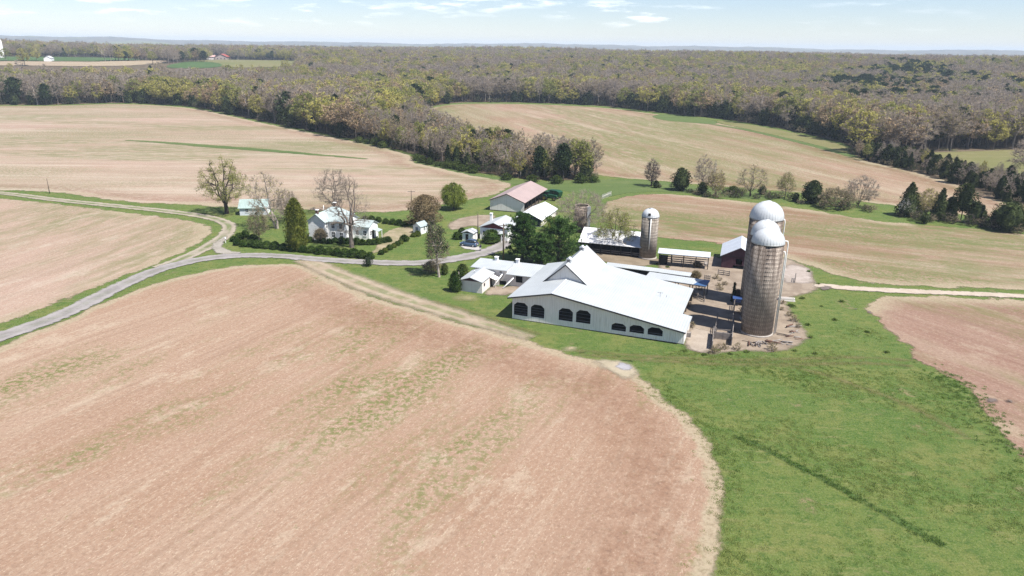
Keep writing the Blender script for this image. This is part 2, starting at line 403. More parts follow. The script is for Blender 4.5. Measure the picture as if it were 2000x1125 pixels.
fB = [(-500, 388), (-200, 386), (0, 386), (100, 398), (200, 410), (300, 422), (370, 431), (405, 441), (414, 452), (405, 464), (370, 486), (310, 513), (250, 536), (175, 566), (100, 593), (45, 618), (0, 634), (-250, 720), (-600, 830)]
fC = [(-600, 208), (-300, 206), (0, 207), (100, 208), (225, 203), (330, 207), (395, 214), (430, 222), (500, 238), (600, 258), (700, 278), (750, 289), (800, 303), (812, 311), (800, 317), (850, 326), (906, 340), (969, 351), (1000, 360), (990, 370), (960, 384), (912, 389), (880, 398), (852, 401), (790, 413), (724, 416), (650, 410), (560, 410), (470, 405), (440, 404), (375, 400), (250, 395), (175, 385), (112, 375), (0, 371), (-250, 372), (-600, 370)]
fD = [(807, 224), (850, 208), (900, 203), (1000, 203), (1100, 206), (1200, 212), (1270, 222), (1350, 231), (1400, 240), (1500, 262), (1600, 286), (1668, 307), (1700, 318), (1760, 329), (1850, 354), (1920, 378), (2000, 410), (2060, 440), (2000, 432), (1920, 425), (1730, 400), (1600, 381), (1520, 372), (1400, 364), (1300, 354), (1200, 347), (1160, 340), (1080, 328), (1000, 318), (930, 298), (880, 275), (830, 250)]
fE = [(1180, 397), (1230, 380), (1320, 379), (1400, 389), (1500, 399), (1600, 413), (1700, 431), (1800, 440), (1900, 446), (2000, 458), (2300, 495), (2300, 580), (2000, 567), (1850, 562), (1720, 556), (1650, 543), (1589, 522), (1540, 506), (1500, 495), (1400, 472), (1300, 468), (1250, 450), (1200, 440), (1175, 420)]
fF = [(1687, 606), (1705, 586), (1730, 577), (1850, 580), (2000, 587), (2400, 605), (2500, 1200), (2150, 1010), (2000, 897), (1975, 868), (1945, 838), (1912, 772), (1875, 742), (1812, 719), (1775, 682), (1737, 647), (1707, 617)]
def rowang(a, b): p, q = G(*a), G(*b); return math.degrees(math.atan2(q[1] - p[1], q[0] - p[0]))
FIELDS = {}; OFFS = [.02, .03, .04, .045, .05, .035]
for nm, px, mat, cell, off in (
    ('crop_field', fA, m_field('soil_stubble_near', rowang((283, 725), (365, 690)), PINK, (.30, .19, .128), STRAW, (.12, .145, .038), .95, 1.9, (.235, .13, .083), (4, 18), .3, .014, .05, 0, .65, True, .16, .25, -38, 0), 1.6, .02),
    ('crop_field', fB, m_field('soil_stubble_left', rowang((0, 560), (300, 455)), (.375, .265, .205), (.345, .25, .185), (.46, .385, .31), (.175, .175, .08), 1.05, 2.5, None, (4, 22), .35, .012, .018), 2.5, .03),
    ('crop_field', fC, m_field('soil_stubble_far', 2, (.365, .28, .21), (.365, .25, .19), (.46, .39, .31), (.165, .175, .075), 1.3, 3, (.26, .155, .105), (3, 14), .5, .006, .010, 0, 1.0, False, .6), 4, .05),
    ('crop_field', fD, m_field('soil_stubble_hill', rowang((1000, 225), (1250, 300)), (.33, .245, .17), (.29, .17, .12), (.42, .35, .26), (.15, .165, .06), 1.3, 3, (.19, .095, .055), (3, 14), .5, .008, .014, 0, 1.0, False, .55), 4, .05),
    ('crop_field', fE, m_field('soil_stubble_pasture', rowang((1300, 440), (1500, 462)), (.30, .215, .15), (.235, .125, .082), (.38, .315, .235), (.13, .155, .052), 1.6, 3, None, (3, 16), .35, .022, .022, 0, 1.0, False, .5, 1.4), 2.5, .04),
    ('crop_field', fF, m_field('soil_stubble_red', rowang((1740, 640), (1960, 720)), (.265, .165, .125), (.235, .135, .10), (.37, .29, .215), (.14, .15, .05), .95, 3, None, (3, 16), .3, .014, .025), 2.0, .03)):
    o, poly = sheet(nm, wpoly(px), mat, cell, OFFS[len(FIELDS)]); FIELDS[len(FIELDS)] = poly; OPEN.append(poly)
# lush strips and a pale meadow
lush = m_field('lush_grass', 5, (.10, .145, .045), (.085, .13, .04), (.16, .18, .07), (.06, .11, .03), .3, 0, None, rows=.3, rag=.6)
meadow = m_field('pale_meadow', 8, (.16, .165, .06), (.19, .175, .08), (.24, .21, .11), (.1, .14, .04), .6, 0, None, rows=.3)
ribbon('grass_strip', wpoly([(245, 274), (330, 279), (410, 286), (500, 292), (600, 301), (662, 306), (720, 311)]), [2, 5, 7, 7, 6, 4, 2], lush, .09)
ribbon('grass_strip', wpoly([(1390, 243), (1450, 252), (1520, 268), (1600, 287), (1672, 308)]), [5, 5, 5, 6, 5], lush, .10)
sheet('grass_strip', wpoly([(1272, 226), (1300, 223), (1350, 227), (1400, 236), (1400, 244), (1350, 240), (1300, 236), (1278, 231)]), lush, 3, .09)
sheet('grass_strip', wpoly([(800, 303), (815, 309), (870, 328), (930, 340), (1000, 351), (1065, 356), (1180, 350), (1270, 352), (1400, 370), (1540, 380), (1500, 392), (1400, 384), (1310, 374), (1225, 376), (1180, 388), (1100, 372), (1010, 362), (930, 347), (850, 330), (800, 318)]), lush, 2.5, .03)
OPEN.append(wpoly([(1750, 296), (1850, 295), (2000, 290), (2300, 289), (2300, 367), (2000, 364), (1920, 351), (1850, 331), (1790, 311)]))
gG, _p = sheet('meadow', wpoly([(1790, 299), (1850, 297), (1910, 295), (2000, 292), (2300, 290), (2300, 352), (2000, 347), (1920, 339), (1850, 319)]), meadow, 4, .05); OPEN.append(_p)
_, _p = sheet('meadow', wpoly([(1400, 234), (1500, 249), (1600, 271), (1668, 290), (1668, 304), (1600, 285), (1500, 261), (1400, 240)]), meadow, 3, .08); OPEN.append(_p)
OPEN.append(wpoly([(440, 405), (1000, 360), (1065, 356), (1165, 352), (1270, 350), (1600, 382), (2000, 432), (2500, 500), (2500, 1300), (-500, 1300), (-500, 380), (0, 372)]))
# far clearings
cgreen = m_field('far_green', 0, (.05, .105, .03), (.07, .13, .04), (.12, .15, .06), (.04, .09, .02), .3, 0, None)
for px, mat in (([(-300, 113), (0, 111.5), (230, 113), (300, 117), (230, 120.5), (60, 120), (-300, 122)], cgreen),
                ([(-300, 123), (60, 121), (230, 121.5), (330, 119), (330, 124), (225, 131), (0, 129), (-300, 130)], m_field('far_tan', 3, (.34, .27, .18), (.33, .25, .18), (.4, .34, .25), GRN, .2, 0, None)),
                ([(320, 131), (345, 124), (380, 120.5), (425, 123), (440, 130), (400, 134), (340, 134)], cgreen),
                ([(335, 119.5), (420, 116.5), (500, 117.5), (585, 119), (575, 126), (560, 131), (440, 134), (425, 123), (380, 120)], meadow),
                ):
    o, _p = sheet('meadow', wpoly(px), mat, 8, .5, 4, 1); OPEN.append(_p)
CLEARPX = [[(-300, 111), (230, 112), (335, 117), (420, 115), (590, 118), (575, 128), (440, 134), (330, 134), (230, 130), (-300, 131)], [(408, 104.8), (450, 104.6), (452, 120), (405, 120)], [(80, 108), (106, 108), (106, 120), (80, 120)]]
gravel = m_track('road_gravel', (.235, .215, .21), (.31, .288, .28), .2)
DRY = (.33, .27, .175)
dirt = m_track('track_dirt', (.32, .25, .18), (.38, .31, .23), .55, -1.2, 1.6)
_, ROAD = ribbon('gravel_road', wpoly([(-250, 740), (-100, 695), (0, 659), (125, 616), (225, 563.5), (300, 529.5), (375, 509.5), (437, 501), (500, 499), (555, 501), (610, 506.5), (670, 510.5), (732, 513.5), (790, 515), (830, 514), (875, 508.5), (920, 500.5), (950, 493), (972, 485), (984, 476), (992, 466)]), [4.2, 4.2, 4.2, 4.2, 4.2, 4.2, 4, 4, 4, 4, 3.8, 3.6, 3.4, 3.4, 3.6, 3.6, 4, 4.5, 4.5, 4, 3], gravel, .14, 1.2)
_, LANE = ribbon('farm_lane', wpoly([(-400, 352), (-150, 369), (0, 376), (100, 390), (200, 400), (300, 410), (375, 419), (420, 427), (446, 437), (449, 449), (436, 463), (410, 481), (375, 498), (335, 515), (300, 527)]), 3.6, m_track('lane_dirt', (.27, .24, .18), (.34, .295, .235), .75), .115, 1.2)
sheet('gravel_apron', wpoly([(412, 480), (432, 466), (446, 459), (440, 468), (432, 480), (446, 491), (480, 494), (440, 499), (424, 494), (416, 488)]), m_track('apron_gravel', (.28, .255, .215), (.35, .32, .28)), .8, .125, 1.2)
ribbon('dirt_track', wpoly([(590, 507), (618, 517), (645, 531), (690, 548), (735, 566), (800, 588), (860, 606), (930, 628), (985, 645), (1040, 662)]), [4, 5, 5, 5.5, 5.5, 5, 4.5, 4, 3, 2], dirt, .10, 1.1)
ribbon('dirt_track', wpoly([(1585, 556), (1640, 562.5), (1720, 567), (1800, 571), (1900, 574.5), (2000, 579), (2200, 590), (2500, 606)]), [2.8, 2.8, 2.6, 2.6, 2.4, 2.4, 2.4, 2.4], m_track('track_pale', (.42, .35, .28), (.48, .41, .34)), .13, .8)
yard = m_track('yard_dirt', (.235, .185, .14), (.325, .265, .205), None, -.5, .8, (.42, DRY))
sheet('barnyard', wpoly([(1333, 679), (1360, 688), (1393, 692), (1440, 684), (1490, 689), (1540, 684), (1568, 672), (1582, 655), (1562, 632), (1545, 612), (1535, 585), (1560, 577), (1600, 569), (1592, 548), (1583, 524), (1540, 505), (1500, 500), (1440, 515), (1395, 500), (1330, 495), (1288, 505), (1288, 560), (1340, 610)]), yard, 1.0, .085, 1.5)
sheet('barnyard', wpoly([(1245, 522), (1290, 515), (1290, 505), (1215, 490), (1150, 478), (1150, 500), (1180, 512)]), m_track('yard_mud', (.20, .16, .11), (.26, .21, .15)), 1.0, .07, 1.5)
sheet('bare_dirt', wpoly([(872, 442), (890, 428), (930, 420), (972, 420), (960, 432), (945, 438), (950, 448), (925, 440), (900, 446), (885, 452)]), yard, 1.5, .08, 1.5)
sheet('bare_dirt', wpoly([(942, 575), (960, 559), (990, 560), (1035, 556), (1010, 572), (995, 577), (965, 577)]), yard, .8, .08, 1.2)
sheet('garden_bed', wpoly([(742, 470), (752, 455), (770, 446), (800, 442), (812, 455), (790, 466), (770, 478), (745, 492), (725, 497), (735, 483)]), m_track('garden_soil', (.22, .20, .11), (.34, .28, .19)), .9, .075, 1.2)
sheet('bare_dirt', wpoly([(880, 580), (905, 574), (940, 580), (925, 590), (895, 588)]), m_track('dry_grass', (.27, .25, .13), (.34, .30, .17), None, -1, 2.5), 1, .085, 1.5)
sheet('bare_dirt', wpoly([(1095, 683), (1120, 677), (1128, 681), (1110, 690)]), m_track('dry_grass2', (.34, .30, .19), (.38, .32, .21), None, -.6, 1.0), .8, .08, 1.2)
sheet('bare_dirt', wpoly([(1160, 703), (1200, 704), (1240, 712), (1248, 733), (1225, 745), (1190, 725), (1165, 712)]), m_track('dry_grass3', (.36, .31, .22), (.41, .35, .26), None, -.6, 1.0), .8, .085, 1.2)
sheet('gravel_patch', wpoly([(1200, 714), (1212, 709), (1232, 712), (1236, 720), (1222, 724), (1206, 720)]), m_track('grey_gravel', (.30, .29, .31), (.38, .37, .39)), .5, .11, 1.0)
sheet('concrete_pad', wpoly([(1530, 523), (1550, 517), (1583, 527), (1580, 545), (1592, 553), (1560, 553), (1530, 552)]), m_track('pad_concrete', (.33, .28, .24), (.42, .36, .32), None, -.8, .5, (.35, DRY)), .7, .12, 1.2)
sheet('concrete_pad', wpoly([(1336, 672), (1348, 640), (1378, 646), (1394, 652), (1388, 690), (1360, 687)]), m_track('pad_concrete2', (.33, .275, .22), (.40, .34, .28), None, -.5, .5, (.4, DRY)), .7, .12, 1.2)
sheet('parking_pad', wpoly([(897, 483), (903, 477), (936, 481), (940, 489), (925, 490)]), m_track('pad_gravel', (.38, .36, .34), (.45, .43, .41)), .5, .12, .8)
def m_mud():
    m, b = newmat('wet_mud'); P = b.pos(); n = b.noise(P, 1.2, 4)
    ed = b.m('ADD', b.n('ShaderNodeAttribute', attribute_name='edge').outputs['Fac'], b.m('MULTIPLY', b.m('SUBTRACT', b.noise(P, .9, 5, .7), .5), 2.2))
    out(b, fade(b, b.ss(ed, -.1, .8), bsdf(b, b.mix(n, (.10, .075, .06), (.22, .17, .135)), .5, b.bump(n, .3, .05), 0, .4))); return m
mud = m_mud()
def mudpatch(px): sheet('puddle', wpoly(px), mud, .35, .15, .8)
worn = m_track('worn_grass', (.17, .165, .06), (.215, .185, .085), None, -.9, 1.4)
for pts in ([(1120, 684), (1230, 694), (1340, 700), (1450, 704), (1580, 700), (1700, 697), (1795, 706)], [(1130, 692), (1240, 702), (1340, 708), (1450, 713), (1580, 712), (1690, 708), (1790, 716)]): ribbon('wheel_track', wpoly(pts), [.3, .5, .7, .6, .8, .5, .3], worn, .035, .8, .8)
ribbon('wheel_track', wpoly([(1545, 716), (1600, 728), (1680, 755), (1760, 785), (1840, 825), (1900, 862)]), [.3, .8, .7, .9, .6, .3], worn, .035, .9, .8)
ribbon('wheel_track', wpoly([(840, 588), (900, 602), (960, 622), (1010, 640), (1060, 655)]), [.6, .8, .7, .7, .4], worn, .09, .9, .8)
for px in ([(1598, 562), (1608, 558.5), (1626, 561), (1628, 566), (1612, 569), (1600, 567)], [(1662, 604), (1672, 602), (1680, 605), (1670, 607)], [(1688, 609), (1698, 607), (1706, 612), (1697, 616)], [(1921, 782), (1932, 777), (1950, 780), (1958, 786), (1942, 790), (1928, 788)], [(1958, 783), (1972, 779), (1985, 784), (1980, 790), (1966, 790)]):
    mudpatch(px)
for o in COL.objects:
    if o.name.startswith('puddle'): o['kind'] = 'structure'
# dark ditch line in the green meadow
ditch_px = [(1440, 853), (1475, 868), (1520, 890), (1580, 922), (1640, 953), (1700, 987), (1780, 1031), (1852, 1072)]
_, DITCH = ribbon('grass_strip', wpoly(ditch_px), [.5, .9, .6, .55, .7, .6, .8, .3], m_field('ditch_grass', 0, (.064, .122, .030), (.078, .135, .035), (.14, .17, .06), (.05, .10, .026), .3, 0, None, rag=.22), .03, .5, .8)
#--BUILDINGS--
# ------------------------------------------------------------------ surfaces of the buildings
WROOF = simple('white_roof', (.48, .51, .525), .42, .07, .35, 0, .45, (0, 2.2), .03, (.43, .43, .41), .35, .12)
WROOFY = simple('white_roof_cross', (.51, .535, .545), .42, .07, .35, 0, .45, (1, 2.2), .03, (.43, .43, .41), .35, .12)
OLDROOF = simple('old_white_roof', (.56, .56, .57), .55, .10, .8, 0, .4, (0, 2.5), .03, (.36, .31, .28), .5)
BROWNROOF = simple('brown_roof', (.40, .305, .285), .5, .08, .4, 0, .4, (1, 1.1), .03)
GREYROOF = simple('galvanised_roof', (.50, .53, .57), .45, .08, .6, .2, .4, (1, 1.6), .03, (.36, .34, .34), .25)
TEALROOF = simple('green_roof', (.43, .505, .50), .5, .10, .8, 0, .4, (0, 2.2), .02, (.40, .42, .40), .4)
SIDING = simple('pale_siding', (.73, .70, .66), .6, .05, .5, 0, .3, (0, 3.2), .05, (.40, .36, .31), .45, .28)
SIDINGY = simple('pale_siding_side', (.70, .685, .66), .6, .05, .5, 0, .3, (1, 3.2), .05, (.42, .39, .35), .3, .22)
WHITE = simple('white_paint', (.76, .76, .75), .6, .05, .9, 0, .3, (2, 6.0), .03, (.55, .52, .48), .15, .08)
BLOCK = simple('painted_block', (.64, .60, .565), .75, .07, .9, 0, .2, None, .03, (.42, .36, .31), .3)
TRIM = simple('dark_trim', (.05, .05, .055), .6)
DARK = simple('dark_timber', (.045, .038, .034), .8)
WINE = simple('wine_boards', (.085, .035, .05), .75, .2, 1, 0, .2, (0, 4.0), .05, (.16, .09, .11), .35, .6)
WINEY = simple('wine_boards_side', (.085, .035, .05), .75, .2, 1, 0, .2, (1, 4.0), .05, (.16, .09, .11), .35, .6)
REDP = simple('dull_red_boards', (.21, .05, .05), .7, .15, 1, 0, .2, (0, 4), .03, None, .3, .4)
DKG = simple('dark_green_boards', (.045, .06, .065), .7, .15, 1, 0, .2, (0, 4), .03, None, .3, .4)
GREYW = simple('grey_timber', (.30, .265, .24), .85, .25, 2)
BRICK = simple('chimney_brick', (.16, .09, .075), .85, .3, 4)
METAL = simple('bright_metal', (.62, .64, .66), .35, .06, 2, .5)
PIPEW = simple('white_pipe', (.74, .74, .73), .4, .06, 2)
POLEW = simple('pole_timber', (.13, .10, .08), .9, .25, 3)
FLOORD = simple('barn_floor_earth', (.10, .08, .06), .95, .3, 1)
def m_glass():
    m, b = newmat('window_glass'); out(b, bsdf(b, b.mix(b.noise(b.obj(), .8), (.02, .025, .03), (.07, .085, .1)), .12, None, 0, .6)); return m
GLASS = m_glass()
def window(parent, x, y, z, w, h, face='y', name='window', framemat=None, sash=True):
    """glazed window standing 4 cm proud of a wall; face 'y' looks to -y, 'x+'/'x-' sideways"""
    f = MB(); t = .07
    def bx(m, a0, a1, z0, z1, d0, d1):
        if face == 'y': m.box(x + a0, x + a1, y - d1, y - d0, z + z0, z + z1)
        elif face == 'x+': m.box(x + d0, x + d1, y + a0, y + a1, z + z0, z + z1)
        else: m.box(x - d1, x - d0, y + a0, y + a1, z + z0, z + z1)
    bx(f, -w / 2 - t, -w / 2, -t, h + t, -.02, .06); bx(f, w / 2, w / 2 + t, -t, h + t, -.02, .06)
    bx(f, -w / 2, w / 2, h, h + t, -.02, .055); bx(f, -w / 2 - t - .04, w / 2 + t + .04, -t - .06, -t, -.02, .10)
    if sash: bx(f, -w / 2, w / 2, h / 2 - .03, h / 2 + .03, .022, .05); bx(f, -.025, .025, 0, h / 2 - .03, .022, .045); bx(f, -.025, .025, h / 2 + .03, h, .022, .045)
    fr = f.build(name, framemat or WHITE, parent)
    p = MB(); bx(p, -w / 2, w / 2, 0, h, -.01, .02); p.build('pane', GLASS, fr)
    return fr
def door(parent, x, y, w, h, mat, face='y', name='door'):
    m = MB()
    if face == 'y': m.box(x - w / 2, x + w / 2, y - .05, y + .02, .03, h); k = MB().box(x + w / 2 - .16, x + w / 2 - .09, y - .11, y - .05, 1.0, 1.1)
    else: m.box(x - .02, x + .05, y - w / 2, y + w / 2, .03, h); k = MB().box(x + .05, x + .11, y + w / 2 - .16, y + w / 2 - .09, 1.0, 1.1)
    d = m.build(name, mat, parent); k.build('handle', METAL, d); return d
def gable_walls(m, x0, x1, y0, y1, zl, zr, za, xa, holes=(), t=.15, openright=False, openback=False):
    m.holed([(x0, 0), (x1, 0), (x1, zr), (xa, za), (x0, zl)], holes, y0, y0 + t)
    if not openback: m.holed([(x0, 0), (x1, 0), (x1, zr), (xa, za), (x0, zl)], [], y1 - t, y1)
    m.box(x0 + .003, x0 + t, y0 + t, y1 - t, 0, zl - .02)
    if not openright: m.box(x1 - t, x1 - .003, y0 + t, y1 - t, 0, zr - .02)
def gable_roof(x0, x1, y0, y1, zl, zr, za, xa, t=.12, over=.3):
    """roof shell with the ridge along y; slopes run past the walls by 'over'"""
    kl = (za - zl) / (xa - x0); kr = (za - zr) / (x1 - xa)
    pr = [(x0 - over, zl - kl * over + .05), (xa, za + .05), (x1 + over, zr - kr * over + .05), (x1 + over, zr - kr * over + .05 + t), (xa, za + .05 + t), (x0 - over, zl - kl * over + .05 + t)]
    return MB().prism(pr, 'y', y0, y1)
A_ = R(-19)
# ------------------------------------------------------------------ the big white cattle barn
def big_barn():
    t = thing('cattle_barn', 'largest white metal barn with dark chamfered openings and a steep gabled loft on its roof', 'barn', (.1, 117.9, 0), R(-20.7))
    W, Dp, zl, za, zr, ua = 30.2, 21.8, 4.18, 5.85, 2.26, 7.4
    def zr_at(u): return za + (zr - za) * (u - ua) / (W - ua)
    def zl_at(u): return zl + (za - zl) * u / ua
    holes = []; rails = []
    for (a, b_, z0, z1, h0, h1) in ((.31, 2.92, .85, 3.28, 4, .6), (3.5, 6.02, .93, 3.3, 4, .6), (8.64, 11.18, 1.1, 3.38, 3, .55), (11.75, 14.34, 1.17, 3.48, 3, .55), (18.04, 20.54, .74, 2.06, 2, .5), (21.13, 23.58, .82, 2.18, 1, .5), (24.2, 26.68, .88, 2.26, 1, .5)):
        c = .62; cz = .55 if z1 - z0 > 2 else .42
        holes.append([(a, z0), (b_, z0), (b_, z1 - cz), (b_ - c, z1), (a + c, z1), (a, z1 - cz)]); rails.append((a, b_, z0, z1, h0))
    m = MB().holed([(0, .12), (W, .12), (W, zr), (ua, za), (0, zl)], holes, 0, .12); m.build('front_wall', SIDING, t)
    MB().box(0, W, -.02, .14, 0, .118).build('foundation', DARK, t)
    MB().box(.003, .12, .122, Dp, 0, zl - .05).build('side_wall', SIDINGY, t); MB().box(.121, .15, .13, Dp - .01, 0, zl - .1).build('shade_lining', DARK, t)  # dark slab added inside the wall so the interior reads as unlit
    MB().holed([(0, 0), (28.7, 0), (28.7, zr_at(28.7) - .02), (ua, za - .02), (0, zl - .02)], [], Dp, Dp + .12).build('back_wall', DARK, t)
    MB().box(W - .12, W - .003, .122, 7.3, 0, zr - .05).build('side_wall', SIDINGY, t)
    for y in (8.5, 12, 15.5, 19): MB().box(28.3, 28.5, y, y + .2, 0, zr_at(28.5) - .03).build('post', DARK, t)
    for x in (7.45, 14.5, 21.5):
        for y in (5, 10, 15, 20): MB().box(x, x + .2, y, y + .2, .061, zr_at(x) - .08).build('post', DARK, t)
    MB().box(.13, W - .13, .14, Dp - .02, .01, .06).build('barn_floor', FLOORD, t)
    for (a, b_, z0, z1, k) in rails:
        m = MB()
        for i in range(k):
            z = z0 + (i + .6) * (z1 - z0) * .8 / max(k, 2); m.tube([(a - .02, .06, z), (b_ + .02, .06, z)], .02, 6)
        m.build('window_rail', simple('rail_steel', (.36, .37, .39), .45, .1, 2), t)
        m = MB().box(a - .06, a, -.015, .05, z0, z1 - .5); m.box(b_, b_ + .06, -.015, .05, z0, z1 - .5); m.box(a - .06, b_ + .06, -.02, .05, z0 - .07, z0)
        m.build('window_trim', WHITE, t)
    th = .14; o = .12
    kl = (za - zl) / ua
    m = MB().slab([(-.75, -.55, zl - .75 * kl + o), (ua, -.55, za + o), (ua, Dp + .3, za + o), (-.75, Dp + .3, zl - .75 * kl + o)], th)
    k = (zr - za) / (W - ua); e = W + .25; e2 = 28.8
    m.slab([(ua + .002, -.55, za + o), (e, -.55, za + k * (e - ua) + o), (e, 7.5, za + k * (e - ua) + o), (e2, 7.5, za + k * (e2 - ua) + o), (e2, Dp + .3, za + k * (e2 - ua) + o), (ua + .002, Dp + .3, za + o)], th)
    rf = m.build('roof', WROOF, t)
    m = MB()
    for x in (14.6, 22.6):  # lapped joints in the sheet roof
        z = za + k * (x - ua) + o; m.slab([(x, -.54, z + .012), (x + .1, -.54, z + .01), (x + .1, Dp + .29, z + .01), (x, Dp + .29, z + .012)], .01)
    m.build('lapped_seam', GREYROOF, rf)
    # front verge and ridge capping
    m = MB().slab([(-.75, -.6, zl - .75 * kl + o + .01), (ua, -.6, za + o + .01), (ua, -.552, za + o + .01), (-.75, -.552, zl - .75 * kl + o + .01)], .26)
    m.slab([(ua + .002, -.6, za + o + .01), (e, -.6, za + k * (e - ua) + o + .01), (e, -.552, za + k * (e - ua) + o + .01), (ua + .002, -.552, za + o + .01)], .26)
    m.build('verge_trim', TRIM, t)
    MB().prism([(ua - .16, za + o - .02), (ua, za + o + .035), (ua + .16, za + o - .005), (ua + .16, za + o + .02), (ua, za + o + .06), (ua - .16, za + o + .01)], 'y', -.6, 8.2).build('ridge_cap', GREYROOF, t)
    # loft
    la, lz = 7.22, 8.62; l0, l1 = 2.85, 11.5
    z0, z1 = zl_at(l0) - .1, zr_at(l1) - .1
    MB().holed([(l0 + .25, z0), (l1 - .25, z1), (la, lz - .12)], [], 8.4, 8.52).build('loft_wall', SIDING, t)
    MB().holed([(l0 + .25, z0), (l1 - .25, z1), (la, lz - .12)], [], Dp - .1, Dp + .02).build('loft_wall', SIDING, t)
    pr = [(l0, z0 + .02), (la, lz), (l1, z1 + .02), (l1, z1 + .16), (la, lz + .16), (l0, z0 + .16)]
    lr = MB().prism(pr, 'y', 7.95, Dp + .75).build('loft_roof', WROOFY, t)
    MB().prism([(l0 - .02, z0 - .06), (la, lz - .1), (l1 + .02, z1 - .06), (l1 + .02, z1 + .17), (la, lz + .17), (l0 - .02, z0 + .17)], 'y', 7.9, 7.948).build('verge_trim', TRIM, t)
    for v in (10.2, 19.0):
        c = MB().box(la - .38, la + .38, v - .38, v + .38, lz - .25, lz + .62).build('roof_ventilator', METAL, t)
        MB().prism([(la - .5, lz + .6), (la, lz + .98), (la + .5, lz + .6)], 'y', v - .5, v + .5).build('ventilator_cap', GREYROOF, c)
        m = MB()
        for i in range(3): m.box(la - .24, la + .24, v - .41, v - .38, lz + .12 + i * .16, lz + .2 + i * .16)
        m.build('louvre', TRIM, c)
    m = MB(); m.tube([(23.9, 12.8, zr_at(23.9) + .12), (23.9, 12.8, zr_at(23.9) + .9)], .03, 5); m.tube([(23.4, 12.8, zr_at(23.9) + .8), (24.4, 12.8, zr_at(23.9) + .85)], .03, 5); m.build('roof_aerial', TRIM, t)
    m = MB(); m.tube([(25, 13.3, zr_at(25) + .12), (25, 13.3, zr_at(25) + .5)], .03, 5); m.build('roof_aerial', TRIM, t)
    MB().box(30.2, 30.9, 3.2, 3.9, 0, .9).build('water_trough', GREYW, t)
big_barn()
# ------------------------------------------------------------------ milk house
def milk_house():
    t = thing('milk_house', 'low white milking parlour with flat roofs and a small gabled hut at its front', 'outbuilding', (-10.22, 132.77, 0), A_)
    m = MB(); gable_walls(m, 0, 4.6, 0, 7.2, 2.3, 2.35, 3.05, 2.2, [], .15); m.build('hut_wall', BLOCK, t)
    MB().prism([(.16, 2.3), (2.2, 3.02), (4.45, 2.35)], 'y', -.035, 0).build('gable_board', WINE, t)
    gable_roof(0, 4.6, -.45, 7.15, 2.3, 2.35, 3.05, 2.2, .1, .2).build('hut_roof', WROOFY, t)
    MB().tube([(1.6, 3.5, 2.8), (1.6, 3.5, 3.5)], .09, 8).build('flue', METAL, t)
    MB().tube([(-.25, -.2, 0), (-.25, -.2, 4.0)], .07, 7).build('corner_post', GREYW, t)
    MB().box(.3, 7.3, 6.9, 12.0, 0, 3.05).build('long_wall', BLOCK, t); MB().box(7.302, 14.6, 6.55, 12.0, 0, 2.45).build('long_wall', BLOCK, t)
    MB().slab([(-.6, 6.6, 3.08), (7.35, 6.6, 3.08), (7.35, 12.3, 3.42), (-.6, 12.3, 3.42)], .14).build('long_roof', WROOF, t)
    MB().slab([(7.352, 6.1, 2.56), (15.4, 6.1, 2.56), (15.4, 12.3, 3.40), (7.352, 12.3, 3.40)], .14).build('long_roof', WROOF, t)
    for x in (3.2, 7.9):
        c = MB().box(x - .33, x + .33, 11.6, 12.2, 3.2, 4.1).build('roof_vent', WHITE, t); MB().box(x - .42, x + .42, 11.5, 12.3, 4.1, 4.2).build('vent_cap', WHITE, c)
    window(t, 5.98, 6.9, 2.42, .6, .36, sash=False)
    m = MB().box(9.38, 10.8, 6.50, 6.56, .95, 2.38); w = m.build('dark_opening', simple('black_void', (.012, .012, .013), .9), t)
    MB().box(9.28, 10.9, 6.47, 6.548, 2.382, 2.46).box(9.28, 10.9, 6.47, 6.548, .86, .948).box(9.28, 9.378, 6.47, 6.548, .948, 2.382).box(10.802, 10.9, 6.47, 6.548, .948, 2.382).build('frame', BLOCK, w)
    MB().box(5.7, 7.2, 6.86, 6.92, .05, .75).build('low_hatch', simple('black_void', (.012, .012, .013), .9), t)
    for (a, b_) in (((6.4, 6.85, 2.3), (5.2, 4.7, .1)), ((9.1, 6.45, 2.05), (7.4, 4.2, .1))):
        MB().tube([a, b_], [.13, .13], 8).build('feed_chute', PIPEW, t)
    # small lean-to porch on the hut's sunny side
    MB().slab([(4.65, 4.0, 2.2), (6.0, 4.1, 1.7), (6.0, 6.0, 1.7), (4.65, 6.0, 2.2)], .08).build('porch_roof', BLOCK, t)
    m = MB()
    m.box(5.85, 5.95, 4.1, 4.2, 0, 1.62); m.build('porch_post', BLOCK, t); MB().box(4.62, 5.95, 5.9, 5.98, 0, 1.66).build('porch_wall', BLOCK, t)
    door(t, 4.6, 4.9, .8, 1.75, DARK, 'x')
    MB().box(4.58, 4.66, .9, 1.5, 1.2, 1.8).build('shutter', DARK, t)
milk_house()
